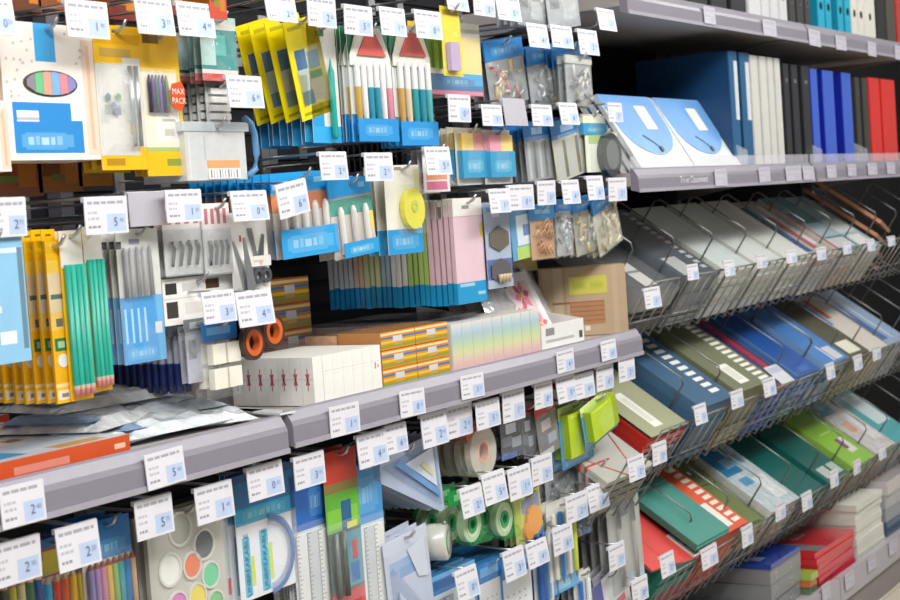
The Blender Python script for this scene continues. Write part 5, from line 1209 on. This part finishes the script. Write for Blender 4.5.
bags = [(1.73, 0.28, 0, 6, 0.13, 0.20), (1.70, 0.16, 0.0, -8, 0.12, 0.17), (1.84, 0.30, 0.0, 12, 0.12, 0.2), (1.80, 0.14, 0.004, 4, 0.12, 0.16), (1.72, 0.2, 0.024, -14, 0.12, 0.19), (1.83, 0.21, 0.022, 20, 0.13, 0.19), (1.77, 0.24, 0.046, 8, 0.12, 0.18), (1.885, 0.12, 0.0, 30, 0.08, 0.12)]
bl = ['deepest clear film bag at the base of the bag heap', 'clear film bag nearest the orange box', 'clear film bag at the back of the heap by the pens', 'clear film bag at the shelf edge side of the heap', 'film bag lying second highest, toward the red boxes', 'film bag lying second highest, toward the eraser bags', 'topmost clear film bag of the heap', 'small clear film bag at the end of the heap']
for k, (x, y, z, yw, a, b) in enumerate(bags):
    r = thing('film_bag', bl[k], 'bag', (x, y, ZM + z + 0.003), (R_(-90), 0, 0), 'heap of film bags')
    mb = MB(); mb.M = Matrix.Rotation(R_(yw), 4, 'Y'); mb.pillow(-a, a, -b / 2, b / 2, 0, 0.023, ['#d3dbe1', '#dde2e6', '#c6d2dc', '#d8dfe4', '#e2e6e8', '#cfd9e2', '#e4e7e8', '#dfe3e6'][k], 'wrap', 9, 9, 0.008, 50 + k); build('film', mb, r)
    mb = MB(); mb.M = Matrix.Rotation(R_(yw), 4, 'Y'); mb.pillow(-a * 0.9, -a * 0.55, -b * 0.4, b * 0.4, -0.012, 0.011, '#8fa9cc', 'wrap', 5, 6, 0.003, 70 + k); build('blue_print', mb, r)
for k in range(2):
    o = build('plastic_ruler', folder_mb(0.2 - 0.05 * k, 0.03, 0.003, ['#dfe2e4', '#8a8c8e'][k], [(0.04 * q, 0, 0.04 * q + 0.006, 0.3, '#9a9ca0') for q in range(25)], None, 'gloss'))
    o.location = (2.005 + 0.0, 0.10 + k * 0.05, ZM + 0.004); o.rotation_euler = (0, 0, R_(75 + 8 * k))
    tag(o, ['clear ruler lying on the shelf by the eraser cartons', 'grey ruler lying on the shelf behind the clear one'][k], 'ruler')
for spec in ((0, 45, 483, 525, 'below the orange box'), (145, 184, 450, 486, 'under the heap of film bags'), (330, 360, 404, 435, 'under the white eraser cartons'), (400, 425, 389, 416, 'under the orange eraser packs'), (461, 484, 374, 398, 'under the near pastel pads'),
             (557, 574, 350, 372, 'under the white display tray'), (601, 616, 340, 360, 'under the cardboard box')):
    shelf_ticket(*spec[:4], 'white price tag on the middle shelf edge ' + spec[4])
for l, r, t, b, s in ((704, 715, 7, 24, 'below the near black binders'), (763, 776, 20, 36, 'below the white binders'), (809, 820, 30, 46, 'below the turquoise binders'), (836, 846, 36, 50, 'below the second turquoise pair'), (868, 876, 42, 56, 'below the white ring-holed binders'), (895, 903, 46, 60, 'below the last binders')):
    shelf_ticket(l, r, t, b, plain=True, label='pale price tag on the top shelf edge ' + s)
for l, r, t, b, s in ((715, 727, 169, 186, 'below the blue wallets'), (759, 770, 167, 182, 'below the off-white binders'), (786, 801, 166, 181, 'wide, below the black binders'), (803, 814, 166, 180, 'beside the wide one below black binders'),
                      (827, 836, 165, 178, 'below the first royal blue binders'), (848, 856, 164, 176, 'below the last royal blue binder'), (868, 877, 163, 175, 'below the charcoal binders'), (887, 895, 162, 174, 'below the red binders')):
    shelf_ticket(l, r, t, b, plain=True, label='pale price tag on the clear lipped shelf edge ' + s)
for l, r, t, b, s in ((822, 830, 583, 600, 'below the grey ring binders'), (845, 854, 572, 588, 'below the red folders'), (868, 876, 556, 570, 'below the white paper packs'), (889, 897, 540, 554, 'below the last books')):
    shelf_ticket(l, r, t, b, plain=True, label='pale price tag on the bottom shelf edge ' + s)
# white lettering on the second shelf's rail
x0, x1, z0, z1 = span(677, 712, 174, 185, -0.003)
mb = MB(); mb.text('Tri et Classement', 0, 0, 0, 0.024, '#e9e7ee')
o = build('lettering', mb, [q for q in bpy.data.objects if q.get('label','').startswith('shelf with clear lip under the blue wallets')][0]); o.location = ((x0 + x1) / 2 - 3.3, -0.0015, (z0 + z1) / 2 - 1.382)
# ------------------------------------------------------------------ hanging goods under the middle shelf
def st_color_pens(p, cols=('#3a3a34', '#c9b82c', '#d8d42c', '#2f8f6a'), hdr='#2f86d0', hp=(), tip='#c9a27a', v0=0.2, v1=0.98, film=True):
    p.card('header_card', hdr, list(hp), 0, 0, 1, v0 + 0.02, 0.0015)
    p.card('inlay_card', '#dcd8d4', (), 0, v0, 1, 1, 0.0005)
    p.pens('pencil', len(cols), 0.02, 0.98, v0 - 0.02, v1, -0.001, [[(0, 0.1, c), (0.02, 0.3, c), (0.09, 1, tip), (0.095, 1, c), (1, 1, c)] for c in cols])
    if film: p.bag(0.011, 0, v0 - 0.05, 1, 1, 0, 'film', crumple=0.002)

def st_palette(p):
    mb = MB(); mb.sheet(p.X(0), p.X(1), p.Z(1), p.Z(0), 0, 0.008, '#bcbab2', (), 'plastic', '#a9a7a0'); b = p.put('paint_case', mb)
    r = p.w * 0.112
    for u, v, c, s in ((0.42, 0.14, '#a3a198', 1.2), (0.25, 0.4, '#e6e6e2', 1.15), (0.72, 0.3, '#4c5258', 1.1), (0.54, 0.42, '#e2703a', 0.95), (0.78, 0.53, '#58c896', 0.95), (0.32, 0.66, '#d868c0', 0.95), (0.58, 0.65, '#e2d03c', 0.95), (0.82, 0.74, '#6fc07a', 0.9), (0.3, 0.88, '#3f6fc0', 0.9), (0.56, 0.88, '#8a5ab0', 0.9)):
        p.ring('paint_well', u, v, r * s, r * s * 1.18, -0.003, 0.004, '#d2d0c8', under=b)
        p.disc('paint_pan', u, v, r * s, -0.0015, 0.003, c, 'plastic', 18, under=b)
    p.block('clear_lid', '#eef2f2', 0.02, 0.02, 0.98, 0.98, -0.008, -0.004, (), 'film')

def st_sticker_card(p):
    p.card('backing_card', '#c2c8cc', [(0, 0, 0.28, 1, '#4a4f9c'), (0.28, 0, 0.4, 1, '#d4d0e0'), (0.5, 0.3, 0.8, 0.42, '#b9d4c8'), (0.5, 0.5, 0.85, 0.62, '#c8485a'), (0.5, 0.7, 0.9, 0.9, '#4a9a6a')])
    p.bag(0.006, 0.25, 0.05, 1, 1, -0.001, 'film', crumple=0.003)

def st_protractor(p, txt=True):
    p.card('backing_card', '#e4e6ee', [(0, 0, 1, 0.4, '#1f78b8'), (0.0, 0.27, 1, 0.4, '#2f9fd0'), *soft(0.05, 0.26, 0.9, 0.41, '#2f9fd0', '#8fcde0'), (0.0, 0.0, 1, 0.06, '#1a5f98'), (0.08, 0.5, 0.2, 0.97, '#48bcdc'), (0.36, 0.48, 0.5, 0.97, '#48bcdc'), (0.2, 0.66, 0.26, 0.9, '#c9d84a'), (0.5, 0.6, 0.56, 0.9, '#c9d84a'), slot('#123c60')])
    for u in (0.14, 0.43):
        mb = MB(); mb.text('UNBREAKABLE', p.X(u), p.Z(0.72), -0.0012, p.h * 0.075, '#125a86', 90); p.put('lettering', mb)
    x, r = 0.5, p.w * 0.42
    p.ring('protractor', x, 0.69, r * 0.72, r, -0.0035, 0.002, '#8fa6cc', 'haze', -90, 90)
    p.ring('protractor_scale', x, 0.69, r * 0.86, r * 0.97, -0.0042, 0.0006, '#5f7fb4', 'plastic', -88, 88)
    p.bag(0.007, 0, 0.38, 1, 1, -0.001, 'film', crumple=0.001)

def st_ruler_pack(p, hdr='#1d68c0', low='#c9cdd2', hp=tuple(soft(0.45, 0.2, 0.95, 0.9, '#1d68c0', '#8fb8e6'))):
    p.card('header_card', hdr, list(hp), 0, 0, 1, 0.34)
    p.card('inlay_card', low, [(0.1, 0.02, 0.9, 0.1, '#e6e8ea'), (0.4, 0.06, 0.95, 0.09, '#6a9ac0')], 0, 0.34, 1, 1)
    for i in range(3):
        p.block('ruler', ['#d9dcde', '#c3c9cf', '#e2e4e2'][i], 0.06 + i * 0.3, 0.36, 0.32 + i * 0.3, 0.98, -0.004, -0.0012, [(0.0, k / 24, 0.35 if k % 5 == 0 else 0.2, k / 24 + 0.008, '#7a8088') for k in range(24)], 'cloudy')
    p.bag(0.008, 0, 0.3, 1, 1, -0.001, 'film', crumple=0.002)

def st_green_pack(p):
    p.card('backing_card', '#4a5a54', [(0, 0, 1, 0.2, '#c8402f'), (0.0, 0.2, 1, 0.26, '#8a7a3c'), (0, 0.26, 1, 0.5, '#5fae34'), (0.05, 0.36, 0.95, 0.48, '#7cc23e'), (0.45, 0.32, 0.75, 0.5, '#1f5f8c'), (0.55, 0.52, 1, 0.86, '#4a90a4'), (0.7, 0.58, 0.86, 0.7, '#b8404a'), (0.62, 0.72, 0.9, 0.84, '#2f6fae'), (0.6, 0.46, 0.9, 0.5, '#d2d84a'), (0, 0.88, 1, 1, '#c23036')])
    p.pens('brush_pen', 2, 0.04, 0.5, 0.5, 0.9, -0.001, [[(0, 0.7, '#3c403c'), (1, 1, '#767c78')], [(0, 0.7, '#8c9088'), (1, 1, '#5a605c')]])
    p.bag(0.009, 0, 0.44, 1, 0.95, -0.001, 'film', crumple=0.002)

def st_set_square(p):
    p.card('backing_card', '#b9c3da', [(0, 0.0, 1, 0.14, '#c4cde0'), (0.1, 0.22, 0.6, 0.34, '#86a9d8'), (0.3, 0.3, 0.8, 0.4, '#6f9ad0')], t=0.001)
    p.poly('set_square', [(0.08, 0.3), (0.16, 0.26), (0.94, 0.9), (0.1, 0.92)], -0.003, 0.001, '#93abd0', 'haze')
    p.poly('cut_out', [(0.2, 0.5), (0.56, 0.8), (0.2, 0.82)], -0.0036, -0.0028, '#b6c2d8', 'paper')
    p.poly('white_print', [(0.5, 0.16), (0.9, 0.1), (0.92, 0.5), (0.7, 0.46)], -0.0022, 0.0005, '#c9d2e2')
    p.bag(0.006, 0, 0.02, 1, 1, -0.001, 'film', crumple=0.002)

def st_tape_blister(p):
    p.card('header_card', '#c9603e', [(0.3, 0.2, 0.7, 0.8, '#d8402f'), (0.1, 0.1, 0.3, 0.5, '#e0a890')], 0.05, 0, 0.95, 0.24, -0.004, 0.004)
    mb = MB(); mb.ring(p.X(0.5), p.Z(0.62), p.w * 0.2, p.w * 0.46, -0.008, 0.006, '#e2dccf', 'frost', 24); p.put('tape_roll', mb)
    p.ring('tape_core', 0.5, 0.62, p.w * 0.16, p.w * 0.21, -0.0085, 0.0155, '#d8a890')
    p.bag(0.011, 0, 0.2, 1, 1, 0, 'film', crumple=0.003)

def st_triangle(p):
    p.poly('pouch', [(0, 0.0), (1, 0.0), (1, 1), (0.93, 1), (0, 0.22)], 0, 0.0015, '#aebcd6', 'gloss')
    p.poly('set_square', [(0.1, 0.1), (0.95, 0.08), (0.95, 0.92), (0.88, 0.86)], -0.003, 0.0012, '#8fa8d2', 'haze')
    p.poly('pale_window', [(0.45, 0.2), (0.9, 0.16), (0.9, 0.66)], -0.0042, 0.001, '#cfd8e8')
    p.poly('blue_stripe', [(0.3, 0.16), (0.38, 0.12), (0.92, 0.72), (0.92, 0.8)], -0.005, 0.001, '#6f9ad4')
    p.poly('yellow_print', [(0.66, 0.3), (0.74, 0.28), (0.86, 0.44), (0.84, 0.5)], -0.0056, 0.001, '#d2d0a8')

def st_black_card(p, c='#3a3c44', top='#5a5c66', acc='#b8bcc8', foot='#3a62b0'):
    p.card('backing_card', c, [(0, 0, 1, 0.2, top), (0.25, 0.3, 0.7, 0.5, acc), (0.1, 0.55, 0.5, 0.75, '#6a6e7a'), (0.5, 0.6, 0.9, 0.8, '#9aa0ac'), (0, 0.88, 0.7, 1, foot)])
    p.bag(0.009, 0, 0.15, 1, 1, -0.001, 'film', crumple=0.004)

def st_lime_pack(p):
    p.card('header_card', '#d8e2a0', [(0.1, 0.2, 0.8, 0.6, '#c4d87a')], 0, 0, 1, 0.2)
    p.card('inlay_card', '#2f9fe0', [(0, 0.8, 1, 1, '#2a94d8'), (0.1, 0.84, 0.8, 0.95, '#8cc6ea')], 0, 0.2, 1, 1)
    p.block('lime_case', '#b4cf2c', 0.06, 0.12, 0.84, 0.82, -0.018, -0.001, [(0.82, 0, 1, 1, '#94ae20'), (0.1, 0.05, 0.7, 0.1, '#d2e46a')], 'plastic', '#9ab624')
    p.bag(0.021, 0, 0.1, 1, 1, 0, 'film', crumple=0.001)

def st_tape_dispenser(p):
    n = 24
    r = min(p.w, p.h) * 0.46
    p.card('header_card', '#1f9a4a', [(0.2, 0.3, 0.8, 0.7, '#7fc88a')], 0.1, -0.28, 0.9, 0.06, 0.0)
    p.ring('dispenser_body', 0.5, 0.52, r * 0.62, r * 1.05, -0.02, 0.02, '#33b868', 'haze')
    p.ring('tape_roll', 0.5, 0.52, r * 0.4, r * 0.86, -0.017, 0.014, '#d9e2c4', 'cloudy')
    p.ring('tape_core', 0.5, 0.52, r * 0.24, r * 0.42, -0.019, 0.018, '#3a9f62')
    p.poly('cutter_nose', [(0.5, 0.9), (0.98, 0.78), (1.12, 0.98), (1.02, 1.06), (0.7, 1.02)], -0.016, 0.014, '#2fae5e', 'haze')

def st_yellow_card(p):
    p.card('backing_card', '#c8d06a', [(0, 0, 0.25, 1, '#b9c43a'), (0.3, 0.1, 0.95, 0.4, '#8f9ac0'), (0.3, 0.85, 1, 1, '#2f8fc4')])
    p.disc('orange_eraser', 0.62, 0.6, p.w * 0.26, -0.008, 0.007, '#e8a040', 'plastic', 14)
    p.disc('orange_eraser', 0.4, 0.76, p.w * 0.16, -0.008, 0.007, '#e0923a', 'plastic', 12)
    p.bag(0.011, 0, 0.05, 1, 1, 0, 'film', crumple=0.002)

def st_compass_box(p, low=True):
    p.block('carton', '#2a72b4', 0, 0, 1, 1, 0, 0.018, [(0, 0.0, 1, 0.06, '#6fa6d6'), (0.1, 0.08, 0.9, 0.18, '#1f5a98'), (0.05, 0.24, 0.95, 0.9, '#c9d4e2'), (0.12, 0.3, 0.5, 0.42, '#8a96a8'), (0.1, 0.5, 0.9, 0.56, '#3f86c4'), (0.2, 0.62, 0.8, 0.7, '#e6e8ec')], 'gloss', '#3a82c0')
    mb = MB(); mb.rod([(p.X(0.3), -0.004, p.Z(0.3)), (p.X(0.42), -0.004, p.Z(0.6)), (p.X(0.36), -0.004, p.Z(0.84))], 0.003, '#9a9ea4', 'metal', 6); mb.rod([(p.X(0.42), -0.004, p.Z(0.6)), (p.X(0.58), -0.004, p.Z(0.84))], 0.003, '#9a9ea4', 'metal', 6); p.put('compass', mb)
    p.block('blister', '#f0f4f8', 0.08, 0.24, 0.92, 0.92, -0.01, -0.0005, (), 'film')

def st_white_box(p):
    p.block('carton', '#dfe3ea', 0, 0, 1, 1, 0, 0.02, [(0, 0.0, 1, 0.22, '#2f78bc'), (0.1, 0.05, 0.9, 0.15, '#5f9cd4')] + [(0.12 + 0.2 * (k % 4), 0.4 + 0.07 * (k // 4), 0.19 + 0.2 * (k % 4), 0.42 + 0.07 * (k // 4), '#a9b0c0') for k in range(24)], 'gloss', '#3f86c4')

def st_mixed_pens(p, cols=('#e6e2d8', '#2f7fc0', '#dfe0dc', '#c9d84a'), foot='#2f9fdc'):
    p.card('backing_card', '#ccd2d6', [(0, 0, 1, 0.12, '#e4e0d6'), (0, 0.84, 1, 1, foot), (0.2, 0.88, 0.7, 0.96, '#7fc0e6')])
    p.pens('pen', len(cols), 0.04, 0.96, 0.1, 0.9, -0.001, [pen(c, c, '#8a8c90') for c in cols])
    p.bag(0.008, 0, 0.06, 1, 0.98, -0.001, 'film', crumple=0.002)

def st_grey_pens(p, c='#8d8f8e'):
    p.card('backing_card', '#a9a8a2', [(0, 0, 1, 0.08, '#c9c8c2'), (0.35, 0.1, 0.65, 0.3, '#5a5f70'), (0.6, 0.88, 1, 0.97, '#9cc4dc')])
    p.pens('marker', 2, 0.06, 0.94, 0.12, 0.95, -0.001, [[(0, 0.8, '#6a6c6c'), (0.3, 1, '#77797a'), (0.32, 1, c), (1, 0.9, '#b9b8b2')]], 0.4)
    p.bag(0.009, 0, 0.05, 1, 1, -0.001, 'haze', crumple=0.003)

# first row below the shelf, near bay
PEN_DK = ('#2c2e28', '#4a4c3a', '#c9be3c', '#d9d4a0', '#3a6a4a', '#2f4f8a')
H('pencil_set', 'pencils', 'pack of dark and yellow pencils at the photo corner', (-14, 42, 560, 660), st_color_pens, 3, 0.014, 0.06, (-8, 42, 540, 584), cols=PEN_DK)
H('pencil_set', 'pencils', 'pack of bright pencils with red and yellow star header', (30, 84, 536, 650), st_color_pens, 4, 0.014, 0.075, (56, 99, 524, 568), cols=('#2f8fc8', '#3aa0d0', '#d8402c', '#e0632c', '#e6b82c', '#e8d24a'), hdr='#c8342c', hp=((0.3, 0.3, 0.7, 0.9, '#e2cf3c'), (0.1, 0.5, 0.3, 0.9, '#d8c832'), (0.72, 0.4, 1, 1, '#2a3a9c'), (0, 0, 1, 0.25, '#3f6fb8')), v0=0.34)
H('crayon_set', 'crayons', 'pack of pastel crayons under a blue header', (84, 135, 518, 650), st_color_pens, 5, 0.015, 0.06, (135, 173, 497, 537), cols=('#8a86b4', '#a884b8', '#c88aa0', '#d8b45a', '#8ab46a', '#4aa0b4', '#3f7fb8', '#c4a48c'), hdr='#2380d0', hp=tuple(soft(0.15, 0.4, 0.95, 0.98, '#2380d0', '#9cc6ea')), tip='#8a5a44', v0=0.3)
H('paint_palette', 'paint set', 'grey paint palette with ten round colour pans', (150, 226, 506, 650), st_palette, 2, 0.02, 0.05, (195, 233, 484, 521))
H('sticker_card', 'card', 'narrow violet edged sticker card beside the palette', (214, 241, 508, 650), st_sticker_card, 3, 0.012, 0.075, None)
H('protractor_card', 'protractor', 'blue headed protractor card with UNBREAKABLE printed twice', (236, 297, 468, 594), st_protractor, 3, 0.012, 0.06, (247, 283, 464, 498))
H('ruler_pack', 'rulers', 'royal blue headed pack of three clear rulers', (294, 331, 470, 640), st_ruler_pack, 4, 0.014, 0.06, (294, 325, 454, 487))
H('brush_pen_pack', 'pens', 'red and green pack with comic panels and grey pens', (327, 361, 448, 612), st_green_pack, 3, 0.013, 0.05, None)
H('ruler_pack', 'rulers', 'sky blue headed ruler pack beside the green comic pack', (352, 386, 462, 640), st_ruler_pack, 3, 0.013, 0.055, (357, 387, 432, 466), hdr='#3f90d0', low='#b9d4d8', hp=tuple(soft(0.05, 0.1, 0.95, 0.95, '#3f90d0', '#8cc0e2')))
H('set_square_pack', 'set squares', 'three-cornered clear pouch with a pale blue set square', (374, 439, 446, 530), st_triangle, 10, 0.014, 0.055, (385, 407, 424, 453), roll=-6, jit=0.5)
H('set_square_pack', 'geometry sets', 'clear geometry pack with white triangles below the set squares', (385, 430, 532, 640), st_set_square, 3, 0.018, 0.045, None, roll=-4)
H('tape_blister', 'tape rolls', 'orange topped blister with a clear tape roll', (463, 492, 424, 470), st_tape_blister, 5, 0.024, 0.055, (421, 447, 412, 446), roll=-8)
hook('orange topped tape blisters, second one', (447, 473, 404, 437), None, 0.05, 0.02)
H('stationery_card', 'black cards', 'black card with grey clips and blue foot', (500, 523, 408, 458), st_black_card, 5, 0.017, 0.06, (476, 500, 400, 428))
H('stationery_card', 'dark cards', 'charcoal card with red top beside the black one', (522, 534, 404, 458), st_black_card, 3, 0.017, 0.06, (503, 525, 390, 421), c='#4c4a50', top='#b8302c', foot='#4a4a50')
H('stationery_card', 'grey cards', 'grey card with red top near the lime pack', (535, 556, 404, 456), st_black_card, 3, 0.015, 0.05, (535, 553, 382, 408), c='#6a6468', top='#c23a34', acc='#c9b4b4', foot='#b8babc', roll=-8)
H('highlighter_pack', 'lime cases', 'lime green case on a sky blue card', (559, 591, 402, 465), st_lime_pack, 2, 0.024, 0.05, (556, 575, 376, 402), roll=-3)
H('highlighter_pack', 'lime packs', 'second lime pack swung out over the grey elastic folder', (580, 614, 396, 441), st_lime_pack, 1, Y=0.02, tk=(574, 594, 373, 398), roll=-12)
hook('empty place beside the lime packs', (597, 614, 365, 390), None, 0.04, 0.01)
hook('end place under the cardboard box', (619, 635, 356, 381), None, 0.04, 0.0)
# second and third rows further along
H('tape_dispenser', 'tape', 'green tape dispenser with clear roll, nearer', (446, 482, 500, 546), st_tape_dispenser, 3, 0.045, 0.05, (460, 482, 486, 516))
H('tape_dispenser', 'tape', 'green tape dispenser with clear roll, farther', (482, 511, 496, 540), st_tape_dispenser, 3, 0.045, 0.06, (482, 505, 472, 503))
H('yellow_eraser_card', 'erasers', 'yellow green card with orange round erasers', (513, 541, 493, 542), st_yellow_card, 3, 0.014, 0.05, (508, 531, 467, 498), roll=-5)
r = thing('tape_roll', 'wide clear packing tape roll below the set squares', 'tape', at(436, 542, 0.07), (0, 0, R_(20)))
mb = MB(); mb.lathe(0, 0, [(-0.024, 0.03, '#cfd0c6'), (-0.021, 0.034, '#d2d4cc'), (0.045, 0.034, '#d2d4cc')], 'cloudy', 24, 'y'); build('tape_wound', mb, r)
mb = MB(); mb.lathe(0, 0, [(-0.026, 0.022, '#b9c2b4'), (0.047, 0.022, '#3f8a5a')], 'plastic', 20, 'y'); build('tape_core', mb, r)
hook('wide clear tape roll', None, (at(436, 542, 0.07).x, at(436, 542, 0.07).z + 0.026), 0.05)
H('compass_pack', 'compasses', 'blue compass carton with clear blister', (430, 478, 568, 650), st_compass_box, 6, 0.028, 0.05, (455, 477, 568, 599))
H('compass_pack', 'compasses', 'white fronted blue carton beside the compass cartons', (480, 503, 560, 650), st_white_box, 6, 0.03, 0.055, None)
H('compass_pack', 'cartons', 'white carton with grey dot pattern and blue top', (504, 533, 552, 650), st_white_box, 6, 0.03, 0.05, (503, 524, 549, 579))
H('brush_pack', 'pens', 'pack of cream and blue pens with sky blue foot', (548, 577, 500, 592), st_mixed_pens, 4, 0.016, 0.05, (526, 547, 541, 566))
H('brush_pack', 'pens', 'pack of royal blue and white pens below tag', (533, 556, 520, 620), st_mixed_pens, 3, 0.016, 0.06, (553, 573, 526, 553), cols=('#1f5fb0', '#2a70c4', '#e2e4e8', '#2a62b0'), foot='#3a6ab0')
H('clip_bag', 'red clips', 'clear bag with orange red pieces over the grey pens', (586, 610, 462, 494), st_clip_bag, 2, 0.016, 0.04, (566, 588, 494, 521), fill=('#d8402c', '#e2603c', '#c8342a'), hdr='#c9342c', seed=21, nh=0.16)
H('clip_bag', 'black combs', 'clear bag of dark grid clips above the pen packs', (545, 582, 462, 500), st_clip_bag, 4, 0.02, 0.08, (532, 553, 456, 484), fill=('#2a2e38', '#3a3f4a', '#4a5060'), hdr='#8a8c94', seed=23, nh=0.2)
H('marker_pack', 'grey markers', 'grey film pack of two grey markers', (607, 640, 484, 590), st_grey_pens, 5, 0.022, 0.05, (587, 607, 484, 510), roll=-3)
H('marker_pack', 'green packs', 'white and green pack below the grey markers', (592, 628, 572, 640), st_sticker_card, 4, 0.02, 0.05, (609, 625, 544, 569), roll=-12)
H('pen_pack', 'blue packs', 'narrow white topped blue pack beside the green ones', (575, 592, 570, 650), st_mixed_pens, 3, 0.014, 0.06, (632, 648, 578, 602), cols=('#2f6fb8', '#e4e6e8'), foot='#1f3f80')
H('clip_bag', 'blue clips', 'small blue bag between the pen packs and grey markers', (572, 592, 512, 536), st_clip_bag, 3, 0.02, 0.06, None, fill=('#1f6fc0', '#3f8fd8'), hdr='#2a7fd0', seed=25, nh=0.3)
